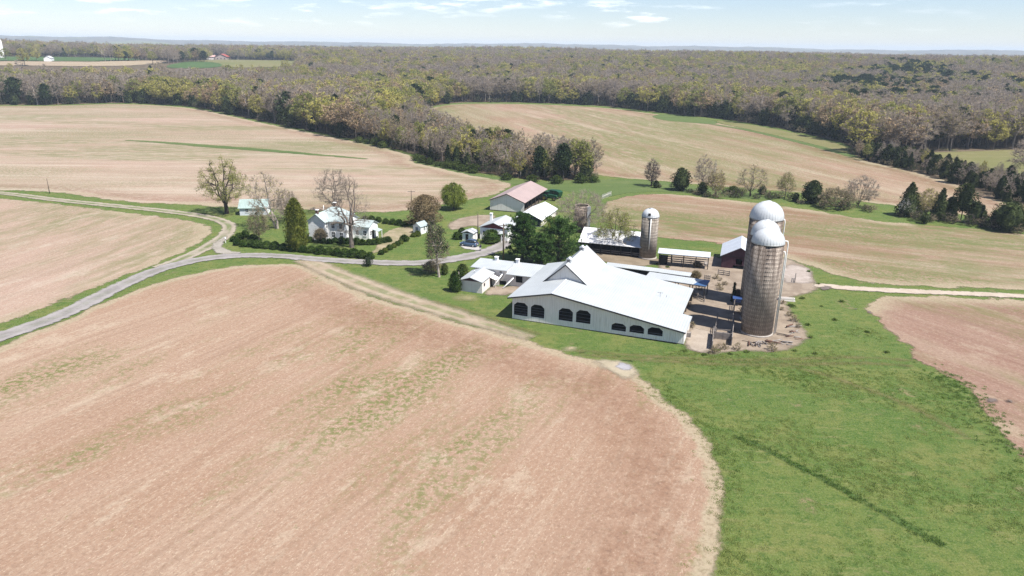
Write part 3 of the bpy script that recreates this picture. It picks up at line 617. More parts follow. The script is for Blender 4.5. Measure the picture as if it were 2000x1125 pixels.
# ------------------------------------------------------------------ silos
def m_stave(name, base, stain, band_z):
    m, b = newmat(name); o = b.obj()
    sp = b.n('ShaderNodeSeparateXYZ', {0: o}); a = b.m('ARCTAN2', sp.outputs[1], sp.outputs[0])
    cv = b.n('ShaderNodeCombineXYZ', {0: b.m('MULTIPLY', a, 2.85), 1: sp.outputs[2], 2: 0}).outputs[0]
    br = b.n('ShaderNodeTexBrick', {'Vector': cv, 'Scale': 1.0, 'Mortar Size': .035, 'Color1': (.95, .95, .95, 1), 'Color2': (.68, .68, .68, 1), 'Mortar': (.28, .26, .24, 1), 'Brick Width': .36, 'Row Height': .72, 'Bias': -.2})
    n1 = b.noise(b.map(cv, (1.1, .10, 1)), 1.1, 5, .65); n2 = b.noise(b.map(cv, (1, 1, 1)), .9, 5, .7); n3 = b.noise(b.map(cv, (3, 1.2, 1)), 2.2, 4, .7)
    c = b.mix(b.ss(n2, .35, .7), base, [k * 1.45 for k in base])
    up = b.ss(sp.outputs[2], 2, band_z)
    c = b.mix(b.m('MULTIPLY', b.ss(n1, .42, .60), b.m('ADD', .22, b.m('MULTIPLY', up, .68)), clamp=True), c, stain)
    row = b.m('FRACT', b.m('MULTIPLY', sp.outputs[2], 1 / .72))
    rt = b.m('MULTIPLY', b.ss(row, .35, .98), b.ss(n3, .38, .58))
    c = b.mix(b.m('MULTIPLY', rt, b.m('ADD', .2, b.m('MULTIPLY', up, .55))), c, [k * .7 for k in stain])
    mm = b.n('ShaderNodeMix', data_type='RGBA', blend_type='MULTIPLY'); mm.inputs[0].default_value = .8
    b.nt.links.new(c, mm.inputs[6]); b.nt.links.new(br.outputs['Color'], mm.inputs[7])
    out(b, bsdf(b, mm.outputs[2], .9, b.bump(br.outputs['Fac'], -.4, .04), 0, .15)); return m
STAVE = m_stave('concrete_stave', (.41, .35, .30), (.16, .125, .105), 15)
STAVE2 = m_stave('concrete_stave_small', (.42, .37, .315), (.21, .18, .15), 12)
HOOP = simple('rusty_hoop', (.14, .095, .075), .7, .3, 3)
DOME = simple('silo_dome_metal', (.62, .645, .665), .45, .06, .6, .0, .4, None, .03, (.50, .50, .49), .3)
def silo(label, c, r, h, dome_h, stave, seams=28, pipes=(), hatch=None, hoops=.72, chute=None):
    t = thing('silo', label, 'silo', (c[0], c[1], 0), 0, None)
    MB().lathe([(r - .18, 0), (r, 0), (r, h), (r - .18, h)], 56).build('wall', stave, t)
    MB().lathe([(r, 0), (r + .16, 0), (r + .14, .3), (r, .34)], 40).build('footing', simple('footing_concrete', (.42, .38, .34), .9), t)
    m = MB(); z = .9
    while z < h - .2:
        m.lathe([(r + .0, z - .022), (r + .028, z), (r, z + .022)], 48); z += hoops if z > h * .45 else hoops * .5
    m.build('hoops', HOOP, t)
    pr = [(r + .05, h - .12), (r + .06, h + .05)] + [((r + .03) * math.cos(k * math.pi / 16), h + .05 + dome_h * math.sin(k * math.pi / 16)) for k in range(1, 8)] + [(.45, h + dome_h * 1.03), (.02, h + dome_h * 1.06)]
    d = MB().lathe(pr, 48).build('dome', DOME, t)
    m = MB()
    for k in range(seams):
        a = 2 * math.pi * k / seams
        m.tube([((q + .012) * math.cos(a), (q + .012) * math.sin(a), z) for q, z in pr[1:-2]], .016, 4)
    m.build('dome_seam', simple('seam_metal', (.56, .585, .60), .45, .05, 1, .0), d)
    MB().lathe([(r + .04, h - .14), (r + .1, h - .1), (r + .1, h + .02), (r + .06, h + .06)], 48).build('dome_rim', simple('rim_metal', (.42, .42, .42), .5, .1, 1, .4), d)
    if hatch is not None:
        a, z0 = hatch; ca, sa = math.cos(a), math.sin(a); rr = r * .985
        m = MB(); P = lambda u, w, dd: (ca * (rr + dd) - sa * u, sa * (rr + dd) + ca * u, h + w)
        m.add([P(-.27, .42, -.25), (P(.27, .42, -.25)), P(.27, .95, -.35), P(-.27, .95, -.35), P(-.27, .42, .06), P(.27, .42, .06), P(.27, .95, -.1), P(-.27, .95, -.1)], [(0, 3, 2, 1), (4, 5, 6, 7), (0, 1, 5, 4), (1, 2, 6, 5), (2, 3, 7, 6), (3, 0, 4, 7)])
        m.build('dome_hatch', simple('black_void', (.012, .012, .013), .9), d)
    for (a, off, z0, z1, over) in pipes:
        x, y = math.cos(a) * (r + off), math.sin(a) * (r + off)
        pts = [(x, y, z0), (x, y, z1)]
        if over: pts += [(x * .96, y * .96, z1 + .5), (x * .8, y * .8, z1 + .55)]
        p = MB().tube(pts, .10, 8).build('fill_pipe', PIPEW, t)
        for k in range(5):
            m = MB(); z = z0 + (z1 - z0) * (k + .5) / 5; m.box(x * r / (r + off) - .03, x * r / (r + off) + .03, y * r / (r + off) - .03, y * r / (r + off) + .03, z - .03, z + .03); m.tube([(x, y, z), (x * r / (r + off), y * r / (r + off), z)], .03, 5); m.build('pipe_bracket', METAL, p)
    if chute is not None:
        ca, sa = math.cos(chute), math.sin(chute); m = MB(); q = r + .3
        m.tube([(ca * q, sa * q, .4), (ca * q, sa * q, h + .2)], .42, 10); m.build('ladder_chute', STAVE if stave is STAVE else METAL, t)
    return t
vd = math.atan2(-113, -42)
def pang(c, px, py): g = G(px, py, 0); return math.atan2(g[1] - c[1], g[0] - c[0])
cF, cM, cB = (42.2, 113.1), (43.75, 118.9), (46.75, 127.6)
silo('tall brown-stained concrete silo nearest the log piles, in front of two others', cF, 2.6, 16.1, 2.3, STAVE, 32, [(R(-22), .3, 0, 14.2, True), (R(-12), .55, 0, 15.9, True)])
silo('tall concrete silo half hidden in the middle between two other tall silos', cM, 2.42, 15.9, 2.5, STAVE, 28)
silo('widest tall concrete silo with the biggest white dome, rearmost of the close group of three', cB, 2.98, 16.9, 3.0, STAVE, 36, [(R(-28), .28, 0, 16.4, True)], chute=R(120))
cS = G(1264, 507)[:2] + np.array([.33, 1.6])
silo('slim pale silo with white dome and a black hatch, alone beside the long shed', (cS[0], cS[1]), 1.93, 9.9, 1.75, STAVE2, 24, [(vd + R(14), .16, 2.6, 9.6, False)], hatch=(vd + R(2), 0), hoops=.6)
def ruin_silo():
    c = (18.15, 182.6); t = thing('roofless_silo', 'old roofless tile silo overgrown with bare vines behind the dark pines', 'silo', (c[0], c[1], 0))
    prof = [(1.62, 0), (1.9, 0), (1.9, 7.0), (1.62, 6.9)]
    MB().lathe(prof, 32).build('wall', simple('old_tile', (.33, .27, .23), .9, .2, 1.2, 0, .2, None, .03, (.16, .12, .10), .5), t)
    m = MB(); z = .6
    while z < 6.9: m.lathe([(1.9, z - .03), (1.93, z), (1.9, z + .03)], 32); z += .75
    m.build('hoops', HOOP, t)
    MB().box(1.2, 2.1, -1.75, -1.2, 0, 6.9).build('ladder_chute', simple('grey_sheet', (.42, .43, .45), .5, .15, 1), t)
    rng = np.random.default_rng(5); m = MB()
    for i in range(70):
        a = vd + rng.normal(0, .75); z = 0; pts = []; aa = a
        top = rng.uniform(3, 8)
        while z < top: pts.append((math.cos(aa) * (1.98 + rng.uniform(0, .25)), math.sin(aa) * (1.98 + rng.uniform(0, .25)), z)); aa += rng.normal(0, .07); z += rng.uniform(.4, .8)
        if len(pts) > 2: m.tube(pts, [.05 * (1 - .8 * k / len(pts)) for k in range(len(pts))], 4)
    m.build('vines', simple('vine_bark', (.13, .10, .095), .9), t)
ruin_silo()
# ------------------------------------------------------------------ sheds
def long_shed():
    t = thing('long_shed', 'long open-fronted cattle shed with a weathered white roof behind the loft', 'shed', (18.2, 162.4, 0), R(-18))
    x0, x1, y0, y1, ze, zr_, ya = -2.2, 12.7, -1.0, 8.6, 2.5, 4.75, 4.6
    pr = [(y0 - .3, ze), (ya, zr_), (y1 + .3, ze + .3), (y1 + .3, ze + .42), (ya, zr_ + .12), (y0 - .3, ze + .12)]
    MB().prism(pr, 'x', x0 - .2, x1 + .2).build('roof', OLDROOF, t)
    m = MB().box(x0, x1, y1 - .15, y1, 0, ze + .3).box(x0, x0 + .15, y0, y1 - .15, 0, ze - .02).box(x1 - .15, x1, y0, y1 - .15, 0, ze - .02)
    m.prism([(y0, ze), (ya, zr_ - .05), (y1 - .16, ze + .3)], 'x', x0, x0 + .15).prism([(y0, ze), (ya, zr_ - .05), (y1 - .16, ze + .3)], 'x', x1 - .15, x1); m.build('wall', DARK, t)
    x = x0 + .4
    while x < x1: MB().box(x - .1, x + .1, y0, y0 + .2, 0, ze + .05).build('post', DARK, t); x += 2.4
    m = MB()
    for z in (.5, .95): m.box(x0 + .3, x1 - .3, y0 + .22, y0 + .28, z, z + .14)
    m.build('rail', GREYW, t)
    MB().box(x0 + .2, x1 - .2, y0 + .1, y1 - .2, .02, .1).build('shed_floor', FLOORD, t)
long_shed()
def mono_shed(name, label, fl, fr, depth, rise, zf, roofmat, posts, back=False, rails=0, over=.25, th=.1, wallmat=None):
    """lean roof on posts; fl, fr are the front eave corners on the ground plan"""
    fl = np.array(fl[:2]); fr = np.array(fr[:2]); d = fr - fl; L = float(np.hypot(*d)); a = math.atan2(d[1], d[0])
    t = thing(name, label, 'shed', (fl[0], fl[1], 0), a)
    MB().slab([(-over, -over, zf), (L + over, -over, zf), (L + over, depth + over, zf + rise), (-over, depth + over, zf + rise)], th).build('roof', roofmat, t)
    for i in range(posts):
        x = .1 + (L - .2) * i / (posts - 1)
        MB().box(x - .08, x + .08, .0, .16, 0, zf - th - .01).build('post', DARK, t)
        MB().box(x - .08, x + .08, depth - .16, depth, 0, zf + rise - th - .02).build('post', DARK, t)
    MB().box(0, L, .17, .25, zf - th - .22, zf - th - .04).build('beam', DARK, t)
    if back: MB().box(0, L, depth + .002, depth + .06, .0, zf + rise - th - .06).build('wall', wallmat or DARK, t)
    for k in range(rails):
        z = .55 + k * .5; MB().box(0, L, depth - .24, depth - .17, z, z + .2).build('rail', GREYW, t)
    return t, L
zq = lambda x, y: (1270 + x / 12.5, 470 + y / 12.5)
fl = G(*zq(215, 295), 3.0); fr = G(*zq(1440, 400), 3.0)
t, L = mono_shed('open_shed', 'narrow pole shed with pale metal roof and rail sides next to the wine red barn', fl, fr, 2.6, .35, 3.0, GREYROOF, 5, False, 3)
MB().box(.2, 1.9, 1.2, 2.5, 0, 1.9).build('store_box', DARK, t)
MB().box(L - .9, L - .2, .3, 2.4, .9, 1.2).build('manger', GREYW, t)
mono_shed('feed_bunk', 'long low roofed feed bunk beside the grass behind the barn', G(1183, 518.5, 1.5), G(1290, 531.5, 1.5), 1.7, .25, 1.5, WROOF, 6, True, 0, .1)
mono_shed('feed_bunk', 'short low roofed feed bunk ending by the dry weeds in the yard', G(1287.5, 531.5, 1.5), G(1347, 539.5, 1.5), 1.7, .25, 1.5, WROOF, 4, True, 0, .1)
fl = G(1262, 541, 2.8); fr = G(1378, 558.5, 2.8)
t, L = mono_shed('lean_roof_shelter', 'long flat white roof shelter on dark posts with a blue painted end by the barn', fl, fr, 3.0, .2, 2.8, WROOF, 5, False, 0, .2)
MB().add([(L - 2.3, -.205, 2.806), (L + .205, -.205, 2.806), (L + .205, 3.2, 3.02), (L - .9, 3.2, 3.02), (L - 1.5, 2.2, 2.955), (L - 2.0, 1.0, 2.88)], [(0, 1, 2, 3, 4, 5)]).build('blue_sheet', simple('blue_sheet', (.05, .115, .25), .5, .15, 1), t)
# ------------------------------------------------------------------ wine red barn
def wine_barn():
    t = thing('wine_barn', 'small wine red board barn with a pale metal roof left of the three tall silos', 'barn', (46.5, 151.0, 0), R(-18))
    W, Dp = 7.6, 10.5
    m = MB(); gable_walls(m, 0, W, 0, Dp, 2.85, 2.85, 4.95, 3.8, [[(3.1, 1.0), (4.4, 1.0), (4.4, 2.4), (3.1, 2.4)], [(2.55, .02), (6.2, .02), (6.2, .85), (2.55, .85)]], .12); m.build('wall', WINE, t)
    gable_roof(0, W, -.4, Dp + .3, 2.85, 2.85, 4.95, 3.8, .1, .35).build('roof', GREYROOF, t)
    MB().box(.2, W - .2, .2, Dp - .2, .02, .08).build('barn_floor', FLOORD, t)
    MB().box(.0, W, -.06, 0, 2.72, 2.84).build('eave_board', DARK, t)
    MB().box(4.42, 5.7, -.09, -.02, .9, 2.45).build('loft_door', WINE, t)
wine_barn()
# ------------------------------------------------------------------ machine shed and sheds by the drive
def machine_shed():
    t = thing('machine_shed', 'large machinery shed with a brown metal roof and an open side beside the green tractor', 'shed', (-6.84, 206.4, 0), A_)
    W, Dp = 10.6, 22.5
    m = MB(); gable_walls(m, 0, W, 0, Dp, 3.15, 3.1, 5.2, 5.25, [], .12, True); m.build('wall', SIDING, t)
    gable_roof(0, W, -.35, Dp + .4, 3.15, 3.1, 5.2, 5.25, .12, .35).build('roof', BROWNROOF, t)
    MB().prism([(-.36, 2.92), (5.25, 5.16), (10.96, 2.88), (10.96, 3.1), (5.25, 5.4), (-.36, 3.14)], 'y', -.4, -.352).build('verge_trim', DARK, t)
    for i in range(7): MB().box(W - .2, W, .3 + i * 3.6, .5 + i * 3.6, 0, 3.0).build('post', DARK, t)
    MB().box(.1, W - .1, .15, Dp - .1, .02, .07).build('shed_floor', FLOORD, t)
    MB().box(-.02, W + .02, -.03, .0, 0, .22).build('base_board', DARK, t)
machine_shed()
def workshop():
    t = thing('workshop', 'old white roofed shed with a dark green gable next to the machinery shed', 'shed', (7.6, 186.3, 0), A_)
    m = MB(); gable_walls(m, -7.1, 0, 0, 15, 2.0, 2.0, 3.6, -3.5, [], .12); m.build('wall', BLOCK, t)
    MB().prism([(-7.08, .15), (-.02, .15), (-.02, 1.98), (-3.5, 3.56), (-7.08, 1.98)], 'y', -.05, 0).build('gable_board', DKG, t)
    gable_roof(-7.1, 0, -.4, 15.3, 2.0, 2.0, 3.6, -3.5, .1, .4).build('roof', simple('old_white_roof_cross', (.68, .69, .71), .55, .1, .8, 0, .4, (1, 2.2), .03, (.42, .38, .35), .35), t)
    for y in (3.5, 8.5): window(t, 0, y, .75, 1.2, .7, 'x+')
    MB().box(-.02, .06, 5.3, 6.6, .05, 1.85).build('door', DARK, t)
workshop()
def garage():
    t = thing('gabled_cottage', 'white cottage with a dull red gable and white roof behind the power pole', 'house', (-8.26, 173.0, 0), A_)
    m = MB(); gable_walls(m, 0, 7.4, 0, 8.6, 3.1, 3.1, 4.45, 3.7, [], .15); m.build('wall', WHITE, t)
    MB().prism([(.1, 3.08), (3.7, 4.42), (7.3, 3.08)], 'y', -.05, 0).build('gable_board', REDP, t)
    gable_roof(0, 7.4, -.35, 8.9, 3.1, 3.1, 4.45, 3.7, .1, .35).build('roof', WROOFY, t)
    c = MB().box(.2, .8, 6.4, 7.0, 3.0, 5.2).build('chimney', WHITE, t); MB().box(.12, .88, 6.32, 7.08, 5.2, 5.32).build('chimney_cap', WHITE, c)
    p = MB().slab([(2.6, -1.9, 2.3), (6.6, -1.9, 2.3), (6.6, -.05, 2.75), (2.6, -.05, 2.75)], .1).build('porch_roof', WROOF, t)
    for x in (2.8, 4.6, 6.4): MB().box(x - .07, x + .07, -1.8, -1.66, 0, 2.2).build('post', WHITE, p)
    door(t, 4.7, 0, .95, 2.05, DARK); window(t, 1.2, 0, 1.0, .8, 1.2); window(t, 6.2, 0, 1.0, .9, 1.2); window(t, 7.4, 3, 1.0, .9, 1.2, 'x+'); window(t, 7.4, 6, 1.0, .9, 1.2, 'x+')
garage()
def small_shed():
    t = thing('garden_shed', 'little white shed with a dark door behind the parked blue car', 'shed', (-12.6, 171.5, 0), A_)
    m = MB(); gable_walls(m, 0, 2.9, 0, 2.9, 2.0, 2.0, 2.5, 1.45, [], .1); m.build('wall', WHITE, t)
    MB().prism([(.05, 1.98), (1.45, 2.46), (2.85, 1.98)], 'y', -.03, 0).build('gable_board', DARK, t)
    gable_roof(0, 2.9, -.3, 3.1, 2.0, 2.0, 2.5, 1.45, .08, .25).build('roof', WROOFY, t)
    door(t, 1.25, 0, .75, 1.7, simple('brown_door', (.045, .022, .02), .6))
small_shed()
# ------------------------------------------------------------------ farmhouse
def farmhouse():
    t = thing('farmhouse', 'white two storey farmhouse with sea green metal roofs and a low wing among the boxwoods', 'house', (-46.16, 169.0, 0), R(-17))
    # front gabled bay
    m = MB(); gable_walls(m, -4.7, 0, 0, 2.4, 4.75, 4.75, 6.5, -2.35, [], .15, False, True)
    m.build('bay_wall', WHITE, t)
    MB().prism([(-5.0, 4.55), (-2.35, 6.55), (.3, 4.55), (.3, 4.68), (-2.35, 6.68), (-5.0, 4.68)], 'y', -.3, 5.6).build('bay_roof', simple('green_roof_cross', (.43, .505, .50), .5, .10, .8, 0, .4, (1, 2.2), .02, (.33, .36, .34), .3), t)
    # main block with hipped roof
    MB().box(-4.7, 2.2, 2.41, 10.2, 0, 4.85).build('main_wall', WHITE, t)
    e = .3; z0, z1 = 4.8, 7.35
    a = [(-4.7 - e, 1.45 - e + .9, z0), (2.2 + e, 2.4 - e, z0), (2.2 + e, 10.2 + e, z0), (-4.7 - e, 10.2 + e, z0), (-1.3, 6.2, z1), (-.2, 6.2, z1)]
    b_ = [(p[0], p[1], p[2] + .12) for p in a]
    MB().add(a + b_, [(0, 3, 2, 1), (6, 7, 11, 10), (7, 8, 11), (8, 9, 10, 11), (9, 6, 10), (0, 1, 7, 6), (1, 2, 8, 7), (2, 3, 9, 8), (3, 0, 6, 9)]).build('main_roof', TEALROOF, t)
    # right-hand part with a gable to the sun
    m = MB().box(.01, 5.0, 1.4, 7.4, 0, 4.72); m.prism([(1.4, 4.72), (4.4, 6.1), (7.4, 4.72)], 'x', 4.8, 4.98); m.build('side_wall', WHITE, t)
    MB().prism([(1.05, 4.62), (4.4, 6.2), (7.75, 4.62), (7.75, 4.75), (4.4, 6.33), (1.05, 4.75)], 'x', .0, 5.3).build('side_roof', TEALROOF, t)
    # low wing
    m = MB().box(5.01, 9.5, 4.6, 9.2, 0, 3.25); m.prism([(4.6, 3.25), (6.9, 4.3), (9.2, 3.25)], 'x', 9.32, 9.48); m.build('wing_wall', WHITE, t)
    MB().prism([(4.25, 3.15), (6.9, 4.38), (9.55, 3.15), (9.55, 3.27), (6.9, 4.5), (4.25, 3.27)], 'x', 5.02, 9.8).build('wing_roof', TEALROOF, t)
    p = MB().slab([(9.82, 5.6, 2.55), (11.5, 5.6, 2.1), (11.5, 7.9, 2.1), (9.82, 7.9, 2.55)], .1).build('porch_roof', TEALROOF, t)
    for y in (5.75, 7.75): MB().box(11.3, 11.42, y - .06, y + .06, 0, 2.05).build('post', WHITE, p)
    door(t, 9.5, 6.7, .9, 2.05, DARK, 'x')
    for z in (.75, 3.15): window(t, 0, .75, z, .62, 1.25, 'x+')
    for x in (1.4, 3.6):
        for z in (.75, 3.05): window(t, x, 1.4, z, .85, 1.35)
    for x in (6.2, 8.3): window(t, x, 4.6, 1.0, .8, 1.2)
    window(t, 9.5, 5.3, 1.0, .7, 1.1, 'x+'); window(t, 5.0, 4.4, 3.3, .8, 1.1, 'x+')
    for (x, y, z, hh) in ((-2.35, .7, 6.2, 1.25), (-.7, 6.3, 7.1, 1.2)):
        c = MB().box(x - .3, x + .3, y - .3, y + .3, z, z + hh).build('chimney', BRICK, t); MB().box(x - .36, x + .36, y - .36, y + .36, z + hh, z + hh + .14).build('chimney_cap', WHITE, c)
    MB().tube([(-2.2, 3.5, 6.3), (-2.2, 3.5, 8.1)], .07, 7).build('flue', PIPEW, t)
    MB().box(-4.72, 5.02, 1.36, 1.39, .0, .3).build('foundation', BLOCK, t)
farmhouse()
def outhouse():
    t = thing('outhouse', 'tiny white outbuilding with pale blue green roof and grey door beyond the boxwood rows', 'shed', (-23.7, 176.7, 0), R(-31))
    m = MB(); gable_walls(m, -2.5, 0, 0, 3.0, 2.0, 2.0, 2.85, -1.25, [], .1); m.build('wall', WHITE, t)
    gable_roof(-2.5, 0, -.25, 3.2, 2.0, 2.0, 2.85, -1.25, .08, .22).build('roof', simple('pale_green_roof', (.38, .44, .455), .5, .08, .8), t)
    door(t, -1.25, 0, .8, 1.75, simple('blue_grey_door', (.2, .26, .33), .6)); window(t, 0, 1.5, .9, .6, .8, 'x+')
outhouse()
def teal_garage():
    t = thing('green_roof_garage', 'pale garage with a green roof half hidden by bare trees near the big budding tree', 'garage', (-77.1, 195.2, 0), R(8))
    MB().box(0, 7.4, 0, 5.4, 0, 2.15).prism([(0.01, 2.15), (2.7, 3.9), (5.39, 2.15)], 'x', .01, 7.39).build('wall', simple('pale_blue_boards', (.52, .56, .60), .6, .08, 1, 0, .3, (2, 5), .03), t)
    MB().prism([(-.35, 2.0), (2.7, 4.0), (5.75, 2.0), (5.75, 2.12), (2.7, 4.12), (-.35, 2.12)], 'x', -.35, 7.75).build('roof', simple('strong_green_roof', (.36, .46, .44), .5, .1, .8, 0, .4, (0, 2.2), .02), t)
    MB().box(7.39, 7.46, 1.2, 4.2, .05, 2.05).build('garage_door', WHITE, t); window(t, 2, 0, .9, .8, .9); window(t, 5, 0, .9, .8, .9)
teal_garage()
# ------------------------------------------------------------------ far farms
def far_farm():
    p = G(432, 116.5)
    t = thing('red_roof_farm', 'distant farm building with a red roof at the edge of the far wood', 'barn', (p[0], p[1], p[2] - .3), R(8))
    m = MB(); gable_walls(m, -11, 11, 0, 26, 5, 5, 10, 0, [], .3); m.build('wall', simple('far_cream', (.5, .42, .38), .7), t)
    MB().box(-26, -11.01, 4, 16, 0, 4.5).build('wing_wall', simple('far_white', (.72, .7, .68), .7), t)
    gable_roof(-11, 11, -.8, 26.5, 5, 5, 10, 0, .3, .8).build('roof', simple('far_red_roof', (.38, .095, .075), .6), t)
    MB().prism([(3.2, 4.4), (10, 7.6), (16.8, 4.4), (16.8, 4.8), (10, 8), (3.2, 4.8)], 'x', -26.6, -11.4).build('wing_roof', simple('far_pink_roof', (.55, .36, .33), .6), t)
    for x in (-6, 0, 6): MB().box(x - 1, x + 1, -.1, 0, 1, 3).build('window', GLASS, t)
    p = G(93, 120); t = thing('far_house', 'tiny white house in the green field far to the left', 'house', (p[0], p[1], p[2] - .3), R(15))
    m = MB(); gable_walls(m, -4, 4, 0, 12, 4, 4, 6.5, 0, [], .2); m.build('wall', WHITE, t); gable_roof(-4, 4, -.4, 12.4, 4, 4, 6.5, 0, .2, .4).build('roof', simple('far_grey_roof', (.6, .6, .62), .6), t)
    d = ray(775, 104); k = 1300 / math.hypot(d[0], d[1]); p = (d[0] * k, d[1] * k); z = float(T(*p)); t = thing('far_barn', 'long low white roofed barn in a gap of the distant wood', 'barn', (p[0], p[1], z - .3), R(3))
    MB().box(-15, 15, 0, 14, 0, 8).build('wall', simple('far_cream', (.5, .42, .38), .7), t); MB().prism([(-1, 7.9), (7, 14.5), (15, 7.9), (15, 8.3), (7, 14.9), (-1, 8.3)], 'x', -16, 16).build('roof', simple('far_white', (.72, .7, .68), .7), t)
    OPEN.append(np.array([(p[0] - 24, p[1] - 60), (p[0] + 24, p[1] - 60), (p[0] + 24, p[1] + 25), (p[0] - 24, p[1] + 25)]))
    p = G(4, 113); t = thing('far_silo', 'distant white tower silo at the far left end of the wood', 'silo', (p[0], p[1], p[2] - .3))
    MB().lathe([(3.6, 0), (3.6, 22), (3.0, 24.3), (1.5, 25.6), (.02, 26)], 24).build('wall', simple('far_white', (.72, .7, .68), .7), t)
far_farm()
#--PROPS--
# ------------------------------------------------------------------ car, tractor, people, poles, fences, logs
def car():
    p = G(916.5, 480.5); f = np.array([-2.54, 1.03]); a = math.atan2(f[1], f[0])
    t = thing('parked_car', 'blue silver estate car parked on the gravel pad by the white garden shed', 'car', (p[0], p[1] - .2, .07), a)
    paint = simple('blue_silver_paint', (.13, .20, .31), .28, .04, .6, .5, .5); black = simple('black_plastic', (.015, .015, .017), .5)
    # body: cross-sections along the length (x forward)
    st = [(-2.28, .74, .42, .86), (-2.22, .84, .34, .98), (-1.7, .91, .30, 1.02), (-.6, .92, .28, 1.0), (.5, .92, .28, .98), (1.0, .91, .29, .97), (1.6, .88, .31, .90), (2.05, .80, .34, .80), (2.28, .62, .42, .66)]
    m = MB(); V = []; k = 10
    for x, w, z0, z1 in st:
        r = .12; V += [(x, -w + .06, z0), (x, w - .06, z0), (x, w, z0 + .10), (x, w + .0, (z0 + z1) / 2 + .05), (x, w - .04, z1 - .10), (x, w - .13, z1), (x, -w + .13, z1), (x, -w + .04, z1 - .10), (x, -w, (z0 + z1) / 2 + .05), (x, -w, z0 + .10)]
    F = [(i * k + j, i * k + (j + 1) % k, (i + 1) * k + (j + 1) % k, (i + 1) * k + j) for i in range(len(st) - 1) for j in range(k)]
    F += [tuple(range(k - 1, -1, -1)), tuple((len(st) - 1) * k + j for j in range(k))]; m.add(V, F, True); body = m.build('body', paint, t)
    # cabin: dark glass house and painted roof
    cs = [(-2.12, .74, .98, .0), (-1.75, .72, .99, .62), (-.5, .72, .98, .70), (.25, .71, .97, .64), (1.05, .76, .95, .0)]
    V = []; F = []
    for x, w, z, h in cs: V += [(x, -w, z), (x, w, z), (x, (w - .12) if h else w - .02, z + max(h, .02)), (x, -(w - .12) if h else -(w - .02), z + max(h, .02))]
    for i in range(len(cs) - 1):
        for j in range(4): F.append((i * 4 + j, i * 4 + (j + 1) % 4, (i + 1) * 4 + (j + 1) % 4, (i + 1) * 4 + j))
    F += [(3, 2, 1, 0), (16, 17, 18, 19)]; MB().add(V, F, True).build('windows', GLASS, t)
    MB().add([(-1.85, -.62, 1.585), (-.5, -.63, 1.69), (.3, -.62, 1.615), (.3, .62, 1.615), (-.5, .63, 1.69), (-1.85, .62, 1.585), (-1.85, -.62, 1.63), (-.5, -.63, 1.735), (.3, -.62, 1.655), (.3, .62, 1.655), (-.5, .63, 1.735), (-1.85, .62, 1.63)], [(6, 7, 10, 11), (7, 8, 9, 10), (0, 5, 4, 1), (1, 4, 3, 2), (0, 1, 7, 6), (1, 2, 8, 7), (2, 3, 9, 8), (3, 4, 10, 9), (4, 5, 11, 10), (5, 0, 6, 11)]).build('roof', paint, t)
    for s in (-1, 1):
        MB().tube([(-1.75, s * .58, 1.66), (-.5, s * .59, 1.79), (.2, s * .58, 1.71)], .025, 6).build('roof_rail', black, t)
        for x0, x1 in ((.32, .95), (-.7, .25), (-1.62, -.8)):
            pass
        for x in (-.62, .28): MB().box(x - .04, x + .04, s * .665 - .02, s * .665 + .02, 1.0, 1.6).build('door_pillar', paint, t)
        MB().box(1.0, 1.18, s * .86 - .1, s * .86 + .1, 1.0, 1.13).build('mirror', paint, t)
        MB().box(2.10, 2.24, s * .62 - .14, s * .62 + .12, .62, .76).build('headlight', simple('lamp_glass', (.7, .72, .74), .15), t)
        MB().box(-2.31, -2.2, s * .68 - .1, s * .68 + .1, .72, .98).build('tail_light', simple('red_lamp', (.35, .02, .02), .25), t)
        for x in (-1.38, 1.38):
            w = MB().lathe([(.0, -.11), (.24, -.11), (.335, -.09), (.345, 0), (.335, .09), (.24, .11), (.0, .11)], 20)
            w.v = [(x + q[0], s * .83 + q[2], .345 + q[1]) for q in w.v]; wo = w.build('wheel', simple('tyre_rubber', (.02, .02, .02), .8), t)
            h = MB().lathe([(0, -.02), (.2, -.02), (.2, .02), (0, .02)], 14); h.v = [(x + q[0], s * .945 + q[2], .345 + q[1]) for q in h.v]; h.build('rim', METAL, wo)
    MB().box(-2.32, -2.2, -.25, .25, .62, .72).build('number_plate', WHITE, t)
    MB().box(2.16, 2.27, -.5, .5, .42, .56).build('grille', black, t)
car()
